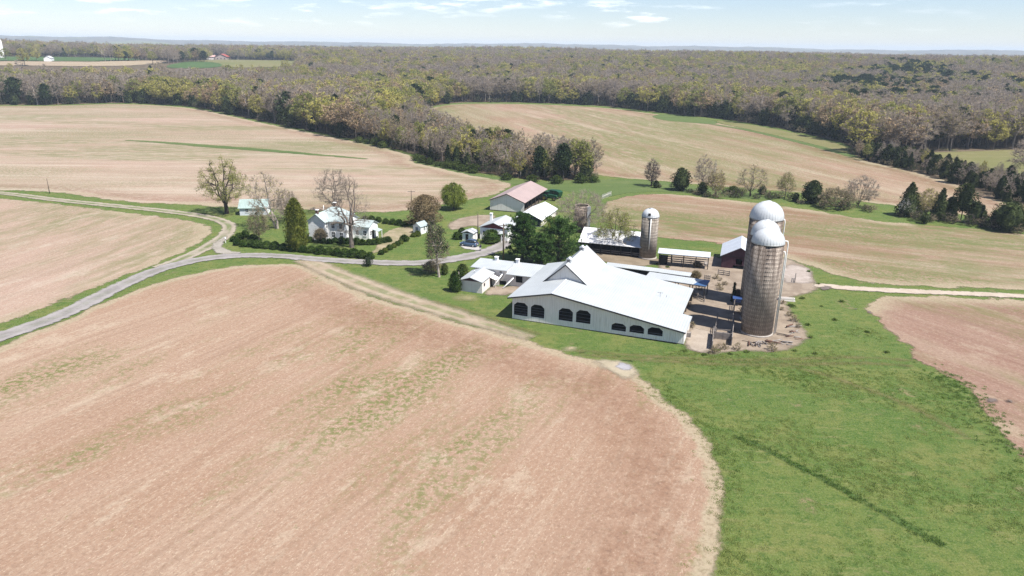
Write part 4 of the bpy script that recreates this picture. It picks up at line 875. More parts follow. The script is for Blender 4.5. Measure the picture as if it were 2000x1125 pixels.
def person():
    p = G(938.5, 491); bm_me = bpy.data.meshes.new('person')
    J = {'hip': (0, 0, .92), 'sp': (0, .01, 1.15), 'ch': (0, .0, 1.36), 'nk': (0, .0, 1.50), 'hd': (.0, .02, 1.60), 'ht': (0, .01, 1.70),
         'hl': (-.09, 0, .90), 'kl': (-.11, .03, .49), 'al': (-.12, -.03, .08), 'tl': (-.13, .12, .035), 'hr': (.09, 0, .90), 'kr': (.12, .06, .49), 'ar': (.13, .0, .08), 'tr': (.15, .15, .035),
         'sl': (-.19, 0, 1.42), 'el': (-.27, .0, 1.14), 'wl': (-.25, .12, .92), 'fl': (-.24, .17, .84), 'sr': (.19, 0, 1.42), 'er': (.27, .03, 1.15), 'wr': (.18, .22, 1.08), 'fr': (.11, .28, 1.10)}
    rad = {'hip': .15, 'sp': .14, 'ch': .165, 'nk': .06, 'hd': .10, 'ht': .08, 'hl': .1, 'kl': .065, 'al': .045, 'tl': .04, 'hr': .1, 'kr': .065, 'ar': .045, 'tr': .04, 'sl': .075, 'el': .05, 'wl': .035, 'fl': .03, 'sr': .075, 'er': .05, 'wr': .035, 'fr': .03}
    E_ = [('hip', 'sp'), ('sp', 'ch'), ('ch', 'nk'), ('nk', 'hd'), ('hd', 'ht'), ('hip', 'hl'), ('hl', 'kl'), ('kl', 'al'), ('al', 'tl'), ('hip', 'hr'), ('hr', 'kr'), ('kr', 'ar'), ('ar', 'tr'), ('ch', 'sl'), ('sl', 'el'), ('el', 'wl'), ('wl', 'fl'), ('ch', 'sr'), ('sr', 'er'), ('er', 'wr'), ('wr', 'fr')]
    ks = list(J); bm_me.from_pydata([J[k] for k in ks], [(ks.index(a), ks.index(b)) for a, b in E_], [])
    o = link(bpy.data.objects.new('person', bm_me)); tag(o, 'person with dark hair, navy jacket and light grey trousers standing behind the blue car', 'person')
    o.location = (p[0], p[1], .06); o.rotation_euler = (0, 0, R(40))
    mo = o.modifiers.new('skin', 'SKIN'); o.modifiers.new('sub', 'SUBSURF').levels = 1; o.modifiers['sub'].render_levels = 2; mo.use_smooth_shade = True
    sv = bm_me.skin_vertices[0].data
    for i, k in enumerate(ks): sv[i].radius = (rad[k], rad[k] * (.75 if k in ('hip', 'sp', 'ch') else 1)); sv[i].use_root = (k == 'hip')
    m, b = newmat('person_skin'); z = b.n('ShaderNodeSeparateXYZ', {0: b.obj()}).outputs[2]
    ax = b.m('ABSOLUTE', b.n('ShaderNodeSeparateXYZ', {0: b.obj()}).outputs[0])
    out(b, bsdf(b, b.mix(b.noise(b.obj(), 8), (.42, .26, .19), (.48, .30, .22)), .6)); bm_me.materials.append(m)
    cl = simple('navy_cloth', (.018, .022, .055), .85, .2, 6); tr = simple('grey_cloth', (.42, .42, .43), .85, .1, 6)
    j = MB(); j.lathe([(.185, .88), (.19, 1.0), (.18, 1.15), (.205, 1.32), (.17, 1.46), (.075, 1.53)], 16); j.v = [(q[0], q[1] * .78, q[2]) for q in j.v]
    for s in ((-1, 'sl', 'el', 'wl'), (1, 'sr', 'er', 'wr')): j.tube([J[s[1]], J[s[2]], J[s[3]]], [.095, .075, .055], 10)
    j.build('jacket', cl, o)
    for s in (('hl', 'kl', 'al'), ('hr', 'kr', 'ar')): MB().tube([J[s[0]], J[s[1]], J[s[2]]], [.125, .09, .075], 10).build('trouser_leg', tr, o)
    h = MB(); h.lathe([(.112, 1.58), (.125, 1.66), (.105, 1.735), (.05, 1.77), (.004, 1.775)], 14); h.v = [(q[0], q[1] - .015, q[2]) for q in h.v]; h.build('hair', simple('dark_hair', (.02, .015, .012), .6), o)
    for s in ('tl', 'tr'):
        q = J[s]; MB().box(q[0] - .05, q[0] + .05, q[1] - .17, q[1] + .07, -.005, .085).build('shoe', DARK, o)
person()
def wheel(parent, x, y, r, w, rimmat, name='wheel', seg=24):
    m = MB().lathe([(r * .55, -w / 2), (r * .93, -w / 2), (r, -w * .3), (r, w * .3), (r * .93, w / 2), (r * .55, w / 2)], seg); m.v = [(x + q[0], y + q[2], r + q[1]) for q in m.v]
    for k in range(seg):
        a = 2 * math.pi * k / seg; c, s_ = math.cos(a), math.sin(a); m.tube([(x + c * r * 1.0, y - w * .42, r + s_ * r * 1.0), (x + c * r * 1.0, y + w * .42, r + s_ * r * 1.0)], r * .045, 4)
    wo = m.build(name, simple('tyre_rubber', (.02, .02, .02), .8), parent)
    h = MB().lathe([(.02, -w * .2), (r * .3, -w * .3), (r * .56, -w * .42), (r * .56, w * .42), (r * .3, w * .3), (.02, w * .2)], seg); h.v = [(x + q[0], y + q[2], r + q[1]) for q in h.v]; h.build('rim', rimmat, wo)
def tractor():
    p = G(1068, 391.5); t = thing('tractor', 'green tractor with yellow wheel rims at the open corner of the brown roofed shed', 'tractor', (p[0] + .2, p[1] + .6, 0), R(-18))
    green = simple('tractor_green', (.014, .075, .032), .35, .1, 1); yel = simple('rim_yellow', (.55, .40, .04), .5)
    MB().prism([(.35, .95), (3.1, .95), (3.15, 1.45), (2.9, 1.75), (.35, 1.95)], 'y', -.48, .48).build('bonnet', green, t)
    MB().box(-.9, 3.0, -.3, .3, .6, .94).build('chassis', simple('black_plastic', (.015, .015, .017), .5), t)
    c = MB().prism([(-1.05, 1.3), (.34, 1.3), (.30, 2.75), (-.95, 2.75)], 'y', -.72, .72).build('cab', GLASS, t)
    MB().box(-1.2, .5, -.85, .85, 2.752, 2.92).build('cab_roof', green, c)
    for x, y in ((-1.0, -.72), (-1.0, .72), (.32, -.72), (.32, .72)): MB().box(x - .05, x + .05, y - .05, y + .05, 1.3, 2.751).build('pillar', green, c)
    for s in (-1, 1):
        MB().prism([(-1.75, 1.25), (-1.5, 1.75), (-.8, 1.95), (-.1, 1.75), (.15, 1.3), (0, 1.3), (-.2, 1.6), (-.8, 1.8), (-1.4, 1.62), (-1.6, 1.25)], 'y', s * .74 if s > 0 else -1.3, 1.3 if s > 0 else -.74).build('mudguard', green, t)
        wheel(t, -.8, s * 1.02, .88, .5, yel); wheel(t, 2.3, s * .85, .6, .36, yel)
    MB().tube([(1.9, .3, 1.75), (1.9, .3, 2.9)], .06, 8).build('exhaust', DARK, t)
    p = G(1080, 390); t = thing('farm_trailer', 'green high sided forage wagon standing just right of the tractor', 'trailer', (p[0] + .6, p[1] + 2.4, 0), R(-40))
    m = MB().prism([(-2.2, .9), (2.2, .9), (2.5, 2.3), (1.2, 2.75), (-1.8, 2.6), (-2.4, 2.2)], 'y', -1.1, 1.1); m.build('wagon_body', green, t)
    MB().box(-2.0, 2.0, -.5, .5, .6, .88).tube([(2.0, 0, .7), (3.6, 0, .5)], .07, 6).build('chassis', DARK, t)
    for s in (-1, 1): wheel(t, -1.2, s * 1.2, .5, .28, yel); wheel(t, 1.2, s * 1.2, .5, .28, yel)
tractor()
def pole(label, px, ptop, arms=1, r=.15, rot=0, box=False):
    b_ = G(*px); h = zat(b_, ptop); t = thing('utility_pole', label, 'utility pole', (b_[0], b_[1], 0), R(rot))
    MB().tube([(0, 0, 0), (0, 0, h)], [r, r * .7], 10).build('pole', POLEW, t)
    for k in range(arms):
        z = h - .35 - k * .9; a = MB().box(-1.1, 1.1, -.16, -.06, z - .06, z + .06).build('crossarm', POLEW, t)
        for x in (-1.0, -.5, .5, 1.0): MB().lathe([(.035, z + .06), (.05, z + .12), (.03, z + .2)], 8, (x, -.11)).build('insulator', METAL, a)
    if box: MB().lathe([(.0, h - 2.6), (.25, h - 2.6), (.25, h - 1.7), (.0, h - 1.65)], 14, (0, -.42)).build('transformer', GREYW, t)
pole('pale thin power pole standing in front of the red gabled cottage', (933.5, 470), 417, 0, .14)
pole('dark power pole rising beside the two dark pines above the milking parlour', (983, 512), 437, 1, .2, 20)
pole('small power pole at the field edge behind the bronze tree', (804, 402), 372, 1, .13, 10)
pole('thin pole standing alone in the stubble field at the far left', (97, 378), 349, 0, .12)
def plank_fence(label, a, b_, h, posts, rails, mat=None, group=None, solid=False, name='plank_fence'):
    a = np.array(a[:2]); b_ = np.array(b_[:2]); d = b_ - a; L = float(np.hypot(*d)); t = thing(name, label, 'fence', (a[0], a[1], 0), math.atan2(d[1], d[0]), group); mat = mat or GREYW
    for i in range(posts):
        x = L * i / (posts - 1); MB().box(x - .07, x + .07, -.07, .07, 0, h + .12).build('post', mat, t)
    if solid: MB().box(.071, L - .071, -.05, .05, .05, h).build('boarding', mat, t)
    else:
        for k in range(rails):
            z = h * (k + .6) / rails; MB().box(-.05, L + .05, .071, .115, z - .09, z + .09).build('rail', mat, t)
plank_fence('grey boarded yard fence running back from the green towards the silo shadow', G(1390, 684), G(1393, 655), 1.5, 3, 3, None, None, True)
plank_fence('grey plank fence along the left side of the cattle pen by the tall silo', G(1395, 663), G(1401, 626), 1.5, 4, 3)
plank_fence('grey plank fence along the right side of the cattle pen beside the tall silo', G(1428, 676), G(1432, 640), 1.5, 4, 3, None, None, True)
plank_fence('weathered plank fence behind the pen passing left of the blue feed box', G(1431, 637), G(1434, 600), 1.5, 4, 3)
plank_fence('short plank gate closing the cattle pen between its two fences', G(1396, 662), G(1427, 666), 1.3, 3, 3, None, None, True)
plank_fence('low pipe gate across the back of the cattle pen', G(1398, 653), G(1429, 655), 1.1, 2, 2)
plank_fence('broken rail fence in the yard just below the blue ended roof', G(1349, 579), G(1375, 591), 1.2, 3, 2)
plank_fence('pair of rusty rail hurdles standing by the blue ended roof', G(1375, 549), G(1386, 550), 1.3, 4, 3)
plank_fence('grey wooden hay rack against the wine red barn', G(1402, 537), G(1424, 540), 1.2, 3, 3)
plank_fence('grey timber feed rail in front of the narrow pole shed', G(1312, 517), G(1349, 520.5), 1.15, 3, 2)
plank_fence('white ladder like rail fence on the grass beyond the bare tree', G(1176, 389), G(1193, 382), 1.4, 8, 1, BLOCK)
plank_fence('single thin post and rail at the cracked concrete pad', G(1552, 553), G(1553, 545), 1.2, 2, 2)
p = G(1440, 599); t = thing('feed_box', 'blue steel feed box on dark legs beside the tall silos', 'feed bin', (p[0], p[1] + .5, 0), R(-14))
MB().add([(-.75, -.4, 1.5), (.75, -.4, 1.5), (.75, .4, 1.7), (-.75, .4, 1.7), (-.65, -.35, .8), (.65, -.35, .8), (.65, .35, .8), (-.65, .35, .8)], [(0, 1, 2, 3), (7, 6, 5, 4), (0, 4, 5, 1), (1, 5, 6, 2), (2, 6, 7, 3), (3, 7, 4, 0)]).build('bin', simple('blue_steel', (.035, .075, .21), .45, .1, 2), t)
MB().slab([(-.85, -.5, 1.53), (.85, -.5, 1.53), (.85, .5, 1.78), (-.85, .5, 1.78)], .03).build('lid', simple('blue_steel', (.035, .075, .21), .45, .1, 2), t)
for x in (-.6, .6):
    for y in (-.3, .3): MB().box(x - .04, x + .04, y - .04, y + .04, 0, .8).build('leg', DARK, t)
p = G(441, 474.5); t = thing('mailbox', 'small white letter box on a post at the bend of the gravel lane', 'mailbox', (p[0], p[1], 0), R(30))
MB().box(-.06, .06, -.06, .06, 0, 1.05).build('post', WHITE, t); MB().prism([(-.14, 1.05), (.14, 1.05), (.14, 1.25), (.09, 1.34), (-.09, 1.34), (-.14, 1.25)], 'y', -.3, .3).build('box', WHITE, t)
p = G(1546, 586); MB2 = thing('concrete_trough', 'pale concrete trough block on the grass right of the tall silos', 'trough', (p[0] - 1.2, p[1] - .4, 0), R(-12))
MB().box(-1.6, 1.6, -.45, .45, 0, .18).build('base', BLOCK, MB2); m = MB().box(-1.5, 1.5, -.4, -.3, .18, .6).box(-1.5, 1.5, .3, .4, .18, .6).box(-1.5, -1.4, -.299, .299, .18, .6).box(1.4, 1.5, -.299, .299, .18, .6); m.build('rim', BLOCK, MB2)
def logs():
    rng = random.Random(4)
    LOGM = [simple('log_grey', (.30, .27, .25), .9, .3, 3), simple('log_dark', (.07, .055, .05), .9, .3, 3), simple('log_rust', (.16, .085, .06), .9, .3, 3)]
    sp = [(1468, 672, 7), (1480, 674, 7), (1494, 671, 6), (1520, 669, 5), (1530, 672, 4), (1545, 637, 3), (1552, 650, 4), (1548, 661, 4), (1538, 655, 3)]
    words = [('grey', 'pale grey split log'), ('dark', 'dark charred looking log'), ('rust', 'rusty brown board')]
    for (px, py, n) in sp:
        c = G(px, py); where = 'in the heap below the tall silo' if px < 1510 else ('in the small heap right of the tall silo' if py > 665 else 'scattered on bare earth right of the tall silo')
        for i in range(n):
            k = rng.choice([0, 0, 1, 2]); L = rng.uniform(.8, 2.4); r = rng.uniform(.06, .14); a = rng.uniform(-.6, .9) + (0 if px > 1510 else 1.2 * (rng.random() < .5)); z = r * .9 + .05 + (.14 if i > n * .6 else 0)
            pts = [(-L / 2, 0, 0), (-L / 6, rng.uniform(-.05, .05), .01), (L / 5, rng.uniform(-.07, .07), .03), (L / 2, rng.uniform(-.05, .05), .0)]
            o = MB().tube(pts, [r, r * .97, r * .9, r * .8], 8).build('log', LOGM[k])
            o.location = (c[0] + rng.uniform(-.9, .9), c[1] + rng.uniform(-.7, .7), z); o.rotation_euler = (0, rng.uniform(-.05, .1), a)
            tag(o, f'{words[k][1]} lying {where}', 'log', f'{words[k][0]} logs {where}')
logs()
#--PLANTS--
# ------------------------------------------------------------------ plants: shape generators
BARK = simple('bark_grey', (.20, .165, .14), .95, .3, 2); BARKP = simple('bark_pale', (.42, .36, .31), .9, .25, 1.5); BARKD = simple('bark_dark', (.085, .068, .058), .95, .3, 2)
TWIG = leafmat('twig_mauve', (.35, .29, .24), (.50, .42, .34), .42, .25, .5)
TWIGB = leafmat('twig_brown', (.36, .295, .20), (.49, .405, .28), .42, .25, .5)
TWIGD = leafmat('twig_dark', (.15, .12, .11), (.23, .19, .17), .2, .4, .3)
BUD = leafmat('bud_yellow_green', (.40, .385, .10), (.58, .53, .145), .42, .3, .6)
BUDG = leafmat('bud_fresh_green', (.23, .265, .06), (.35, .37, .095), .35, .3, .4)
BUDY = leafmat('bud_gold', (.40, .33, .05), (.52, .42, .07), .35, .3, .3)
BUDR = leafmat('bud_russet', (.40, .29, .18), (.50, .37, .23), .3, .3, .5)
CEDAR = leafmat('cedar_green', (.032, .048, .02), (.095, .118, .045), .15, .5, .5)
PINE = leafmat('pine_needles', (.05, .115, .03), (.15, .25, .07), .2, .55, .3)
PINED = leafmat('pine_far', (.028, .05, .022), (.06, .085, .034), .2, .3, .5)
BOX = leafmat('boxwood_leaf', (.03, .062, .014), (.085, .13, .03), .2, .9, .4)
BOXY = leafmat('boxwood_yellowed', (.07, .11, .02), (.15, .18, .035), .25, .9, .3)
OLIVE = leafmat('olive_leaf', (.075, .098, .018), (.20, .215, .045), .25, .9, .2)
BRONZE = leafmat('bronze_leaf', (.17, .125, .07), (.30, .235, .135), .25, .6, .2)
GREYG = leafmat('grey_green_leaf', (.035, .055, .028), (.085, .105, .055), .2, .7, .2)
WILLOW = leafmat('willow_leaf', (.17, .22, .04), (.27, .32, .065), .35, .5, .2)
BRUSH = leafmat('brush_green', (.045, .075, .018), (.10, .13, .035), .25, .5, .5)
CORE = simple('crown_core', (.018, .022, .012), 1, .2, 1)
def nrm(v): return v / (np.linalg.norm(v, axis=-1, keepdims=True) + 1e-9)
class Arr:
    """faces of one kind of surface: triangles and quads in arrays"""
    def __init__(s): s.V = []; s.Q = []; s.T3 = []; s.n = 0
    def quads(s, v, q): s.V.append(v); s.Q.append(q + s.n); s.n += len(v)
    def tris(s, v, q): s.V.append(v); s.T3.append(q + s.n); s.n += len(v)
    def faces(s): return [np.concatenate(s.Q) if s.Q else np.zeros((0, 4), int), np.concatenate(s.T3) if s.T3 else np.zeros((0, 3), int)]
    def verts(s): return np.concatenate(s.V) if s.V else np.zeros((0, 3))
    def scale(s, k): s.V = [v * k for v in s.V]
def tube_arr(A, P, rad, seg):
    P = np.asarray(P); n = len(P); d = nrm(np.gradient(P, axis=0)); ref = np.where(np.abs(d[:, 2:3]) < .9, [[0, 0, 1.]], [[1., 0, 0]])
    a = nrm(np.cross(d, ref)); c = np.cross(d, a); t = 2 * math.pi * np.arange(seg) / seg
    v = P[:, None] + (a[:, None] * np.cos(t)[None, :, None] + c[:, None] * np.sin(t)[None, :, None]) * np.asarray(rad)[:, None, None]
    idx = np.arange(n * seg).reshape(n, seg); nx = np.roll(idx, -1, 1)
    A.quads(v.reshape(-1, 3), np.stack([idx[:-1], nx[:-1], nx[1:], idx[1:]], -1).reshape(-1, 4))
def slivers(A, rng, p, d, L, w):
    side = nrm(np.cross(d, rng.normal(size=d.shape))); L = np.asarray(L)[:, None]; w = np.asarray(w)[:, None]
    bend = rng.normal(size=d.shape) * .12
    v = np.stack([p - side * w / 2, p + side * w / 2, p + (d + bend) * L], 1).reshape(-1, 3); A.tris(v, np.arange(len(v)).reshape(-1, 3))
def leaves(A, rng, p, s, up=.3, asp=.6):
    n = len(p); a = nrm(rng.normal(size=(n, 3)) + [0, 0, up]); b_ = nrm(np.cross(a, rng.normal(size=(n, 3)))); s = np.broadcast_to(s, n)[:, None]
    v = np.stack([p - a * s / 2, p + b_ * s * asp / 2, p + a * s / 2, p - b_ * s * asp / 2], 1).reshape(-1, 3); A.quads(v, np.arange(len(v)).reshape(-1, 4))
def tree_arrays(seed, H, W, trunk=.2, n_limb=6, n_sec=46, n_tip=330, r0=.35, twigs=9, tw=.05, tl=1.0, nleaf=0, ls=.3, lspread=.7, lean=(0, 0), base=.18, prof=None, minr=.012, hang=0, leafz=0, forks=1, inner=.15, up=.35, gap=.0):
    """tree grown into a crown outline: trunk, limbs, branches, shoots, then fine twigs and leaves"""
    rng = np.random.default_rng(seed); prof = prof or broad; wood, tw_, lf = Arr(), Arr(), Arr(); ln = np.array([lean[0], lean[1], 0.])
    holes = [(rng.uniform(-1, 1, 3) * [W * .45, W * .45, H * .4] + [0, 0, H * .6], rng.uniform(.10, .2) * W) for _ in range(int(gap))]
    def env(n, i0, t0=0., t1=1.):
        t = rng.uniform(t0, t1, n * 3); pr = np.array([prof(x) for x in t]); k = rng.random(n * 3) < (pr / pr.max()) ** 2 * .9 + .1; t, pr = t[k][:n], pr[k][:n]
        a = rng.uniform(0, 2 * math.pi, len(t)); wob = 1 + .16 * np.sin(a * 3 + seed) + .12 * np.sin(a * 5 + t * 7 + seed * 2); r = pr * W / 2 * np.sqrt(rng.uniform(i0, 1, len(t))) * np.minimum(wob, 1.12)
        z = H * (base + (1 - base) * t); p = np.stack([r * np.cos(a), r * np.sin(a), z], 1) + ln * z[:, None]
        for c, q in holes: p = p[np.linalg.norm(p - c, axis=1) > q]
        return p
    def bez(p0, p1, p2, n): t = np.linspace(0, 1, n)[:, None]; return (1 - t) ** 2 * p0 + 2 * t * (1 - t) * p1 + t * t * p2
    limbs = []; per = max(1, n_limb // forks)
    for f in range(forks):
        off = np.array([rng.uniform(-.3, .3), rng.uniform(-.3, .3), 0]) * (forks > 1); fl = ln + np.array([rng.uniform(-.22, .22), rng.uniform(-.2, .2), 0]) * (forks > 1); zf = H * trunk * rng.uniform(.85, 1.15)
        z = np.array([-.3, 0, zf * .33, zf * .66, zf]); P = off + fl * z[:, None] + np.stack([rng.normal(size=5) * .05, rng.normal(size=5) * .05, z], 1); tube_arr(wood, P, r0 * np.array([1.45, 1.2, 1, .92, .82]), 8)
        for j in range(per):
            a = 2 * math.pi * (j + rng.uniform(-.25, .25)) / per + f; t = rng.uniform(.4, .9) if j else .96; k = rng.uniform(.5, .85) if j else .1
            z1 = H * (base + (1 - base) * t); e = np.array([math.cos(a) * prof(t) * W / 2 * k, math.sin(a) * prof(t) * W / 2 * k, z1]) + ln * z1
            p0 = P[-1]; c = p0 + (e - p0) * [.55, .55, .32] + rng.normal(size=3) * .04 * H; Q = bez(p0, c, e, 9) + np.concatenate([np.zeros((1, 3)), rng.normal(size=(8, 3)) * .012 * H]); limbs.append(Q); tube_arr(wood, Q, np.linspace(r0 * .55, max(minr * 1.5, r0 * .1), 9), 6)
    def attach(src, ends, rr, n, seg):
        S_ = np.concatenate(src); out_ = []
        for e in ends:
            d = np.linalg.norm(S_ - e, axis=1) + np.maximum(0, S_[:, 2] - e[2]) * 1.5 + .25 * np.maximum(0, .0); i = np.argmin(d); p0 = S_[i]; c = p0 + (e - p0) * .5 + np.array([0, 0, .12]) * np.linalg.norm(e - p0) * (1 if not hang else 2) + rng.normal(size=3) * .05 * np.linalg.norm(e - p0)
            Q = bez(p0, c, e, n); out_.append(Q); tube_arr(wood, Q, np.linspace(rr[0], rr[1], n), seg)
        return out_
    sec = attach([q[2:] for q in limbs], env(n_sec, .3), (max(minr * 1.6, r0 * .2), minr), 5, 4)
    tips = attach([q[2:] for q in sec] + [q[5:] for q in limbs], env(n_tip, inner), (minr * 1.2, minr * .55), 4, 3)
    cz = np.array([0, 0, H * (base + .25 * (1 - base))]) + ln * H * .5
    tp, td = [], []
    for Q in tips:
        t = rng.uniform(.25, 1, twigs + 1); i = np.minimum((t * 3).astype(int), 2); f = (t * 3 - i)[:, None]; p = Q[i] * (1 - f) + Q[i + 1] * f; tp.append(p)
        td.append(nrm(nrm(p - cz) * .7 + nrm(Q[-1] - Q[0])[None] * .5 + rng.normal(size=p.shape) * .6 + [0, 0, up - hang * 2]))
    tp = np.concatenate(tp); td = np.concatenate(td)
    if twigs: slivers(tw_, rng, tp, td, rng.uniform(.5, 1.25, len(tp)) * tl, rng.uniform(.6, 1.25, len(tp)) * tw)
    if nleaf:
        ok = tp[tp[:, 2] > leafz * H]; c = ok[rng.integers(0, len(ok), nleaf)]
        leaves(lf, rng, c + rng.normal(size=(nleaf, 3)) * lspread * .5 - [0, 0, hang * 1.0] * rng.random((nleaf, 1)), rng.uniform(.6, 1.3, nleaf) * ls)
    return wood, tw_, lf
def lump(rng, d, k=4, amp=.25):
    v = np.zeros(len(d))
    for i in range(k * 3):
        a = nrm(rng.normal(size=3)); v += np.sin((d @ a) * rng.uniform(3, 9) + rng.uniform(0, 6)) / 3
    return 1 + amp * v / math.sqrt(k)
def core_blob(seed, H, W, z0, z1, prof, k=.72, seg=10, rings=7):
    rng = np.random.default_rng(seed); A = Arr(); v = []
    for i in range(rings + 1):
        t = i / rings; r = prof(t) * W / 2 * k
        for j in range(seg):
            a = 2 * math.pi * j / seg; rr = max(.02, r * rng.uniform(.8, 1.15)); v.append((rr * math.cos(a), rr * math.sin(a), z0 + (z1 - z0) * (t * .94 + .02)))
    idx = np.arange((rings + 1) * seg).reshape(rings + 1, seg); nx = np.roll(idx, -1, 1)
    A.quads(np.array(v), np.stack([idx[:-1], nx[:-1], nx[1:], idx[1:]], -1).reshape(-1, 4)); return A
def dense_arrays(seed, H, W, prof, z0=.03, n=1400, ls=.5, up=.6, trunk_r=.15, inner=.45, asp=.55, tops=1, core=.7, lumpy=.3):
    """leafy crown filled with many small leaf sprays over an uneven outline"""
    rng = np.random.default_rng(seed); lf = Arr(); wood = Arr()
    offs = [(0, 0, 1, 1)] + [(rng.uniform(-.28, .28) * W, rng.uniform(-.28, .28) * W, rng.uniform(.62, .9), rng.uniform(.45, .7)) for _ in range(tops - 1)]
    for (ox, oy, hh, ww) in offs:
        m = int(n * ww / sum(o[3] for o in offs)); t = rng.random(m) ** .85; a = rng.uniform(0, 2 * math.pi, m)
        d = np.stack([np.cos(a), np.sin(a), t * 2 - 1], 1); L = lump(rng, d, 5, lumpy)
        R_ = np.array([prof(x) for x in t]) * W / 2 * ww * L * np.sqrt(rng.uniform(inner ** 2, 1, m))
        p = np.stack([ox + R_ * np.cos(a), oy + R_ * np.sin(a), H * hh * (z0 + (1 - z0) * t)], 1) + rng.normal(size=(m, 3)) * .08
        dirs = nrm(np.stack([np.cos(a), np.sin(a), np.full(m, up)], 1) + rng.normal(size=(m, 3)) * .55)
        s = (rng.uniform(.6, 1.3, m) * ls)[:, None]; side = nrm(np.cross(dirs, rng.normal(size=(m, 3))))
        v = np.stack([p - dirs * s * .4, p + side * s * asp * .5, p + dirs * s * .7, p - side * s * asp * .5], 1).reshape(-1, 3); lf.quads(v, np.arange(len(v)).reshape(-1, 4))
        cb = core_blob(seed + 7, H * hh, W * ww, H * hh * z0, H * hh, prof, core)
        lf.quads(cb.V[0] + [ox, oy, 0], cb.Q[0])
    tube_arr(wood, [(0, 0, -.2), (0, 0, H * .3), (0, 0, H * .8)], [trunk_r, trunk_r * .8, trunk_r * .3], 6)
    return wood, Arr(), lf
cone = lambda t: max(.03, (1 - t) ** .75) * min(1, .55 + t * 4)
egg = lambda t: math.sqrt(max(.002, 1 - (2 * t - 1) ** 2)) * (1.08 - .25 * t)
column = lambda t: min(1, .75 + t * 1.5) * max(.04, 1 - t ** 2.6) ** .6
dome_ = lambda t: math.sqrt(max(.002, 1 - t ** 2.2)) * min(1, .72 + 1.8 * t)
broad = lambda t: math.sqrt(max(.002, 1 - (max(0, t - .25) / .75) ** 2)) * min(1, .35 + t * 2.6)
def amesh(name, arrs, mats):
    V = []; Q = []; T3 = []; mi_q = []; mi_t = []; o = 0
    for k, A in enumerate(arrs):
        v = A.verts(); q, t = A.faces(); V.append(v); Q.append(q + o); T3.append(t + o); mi_q += [k] * len(q); mi_t += [k] * len(t); o += len(v)
    fs = [np.concatenate(Q).astype(int), np.concatenate(T3).astype(int)]
    return mesh_np(name, np.concatenate(V), fs, mats, (mi_q if len(fs[0]) else []) + (mi_t if len(fs[1]) else []))
class Proto:
    def __init__(s, kind, arrs, mats):
        s.kind = kind; w, t, l = arrs; s.trunk = amesh('trunk', [w], [mats[0]])
        cr = [(a, m) for a, m in ((t, mats[1]), (l, mats[2])) if a.n]
        s.crown = amesh('crown', [a for a, m in cr], [m for a, m in cr])
        al = [(w, mats[0])] + cr; s.whole = (lambda: bpy.data.objects.new('woodland_tree', amesh('woodland_tree', [a for a, m in al], [m for a, m in al])))
def plant(name, P, loc, sc, rz, label, cat, group=None):
    t = thing(name, label, cat, loc, rz, group); sc = sc if hasattr(sc, '__len__') else (sc,) * 3; t.scale = sc
    link(bpy.data.objects.new('trunk', P.trunk), t); link(bpy.data.objects.new('crown', P.crown), t); return t
def hero(name, label, px, ytop, wpx, maker, mats, cat='tree', x_off=0, seed=1, **kw):
    b_ = G(*px); H = zat(b_, ytop); W = wpx / pxm(b_)
    return plant(name, Proto(name, maker(seed, H, W, **kw), mats), (b_[0], b_[1], b_[2]), 1, 0, label, cat)
# ------------------------------------------------------------------ yard and hedgerow trees, one by one
TA, DA = tree_arrays, dense_arrays
hero('budding_tree', 'big spreading tree with yellow green buds and thick trunk by the lane bend', (443, 417), 307, 92, TA, (BARKD, TWIGB, BUDG), seed=11, trunk=.2, n_limb=7, r0=.62, twigs=9, tw=.05, tl=1.0, nleaf=7500, ls=.27, leafz=.25)
hero('bare_tree', 'tall forked bare tree with a pale trunk between the green garage and magnolia', (540, 446), 338, 84, TA, (BARKP, TWIG, BUD), seed=12, trunk=.16, n_limb=4, r0=.34, twigs=11, tw=.05, tl=1.1, nleaf=900, ls=.22, forks=2, lean=(-.16, 0), leafz=.5)
hero('bare_tree', 'fine branched bare pinkish small tree just behind the olive green magnolia', (562, 432), 372, 46, TA, (BARK, TWIG, BUDR), seed=13, trunk=.15, n_limb=6, r0=.16, twigs=14, tw=.05, tl=.9)
hero('magnolia_tree', 'dense olive green cone shaped magnolia left of the farmhouse', (581, 488), 387, 46, DA, (BARKD, TWIG, OLIVE), seed=14, prof=column, n=6500, ls=.34, up=.3, trunk_r=.3, lumpy=.3, core=.78)
hero('bare_tree', 'bare wide crowned tree rising behind the farmhouse roof', (655, 416), 328, 78, TA, (BARK, TWIG, BUD), seed=15, trunk=.14, n_limb=5, r0=.42, twigs=13, tw=.05, tl=1.1, forks=2)
hero('bare_tree', 'gnarled bare tree with a thick scarred trunk standing before the farmhouse', (687, 483), 343, 84, TA, (BARK, TWIG, BUD), seed=16, trunk=.30, n_limb=6, r0=.52, twigs=10, tw=.045, tl=.95)
hero('budding_tree', 'slender light green leafing tree inside the left end of the boxwood hedge', (507, 472), 404, 40, TA, (BARK, TWIGB, BRUSH), seed=17, trunk=.18, n_limb=6, r0=.15, twigs=10, tw=.04, tl=.8, nleaf=2600, ls=.2, lspread=.5)
hero('bronze_tree', 'round dense bronze brown tree right of the farmhouse garden', (830, 441), 381, 74, DA, (BARKD, TWIGB, BRONZE), seed=18, prof=broad, n=7000, ls=.34, up=.3, trunk_r=.3, lumpy=.42, inner=.35, core=.6)
hero('willow_tree', 'small bright green weeping willow on the grass by the brown roofed shed', (886, 409), 356, 48, TA, (BARKD, WILLOW, WILLOW), seed=19, trunk=.25, n_limb=7, r0=.26, twigs=26, tw=.08, tl=1.5, nleaf=3200, ls=.26, hang=1.1)
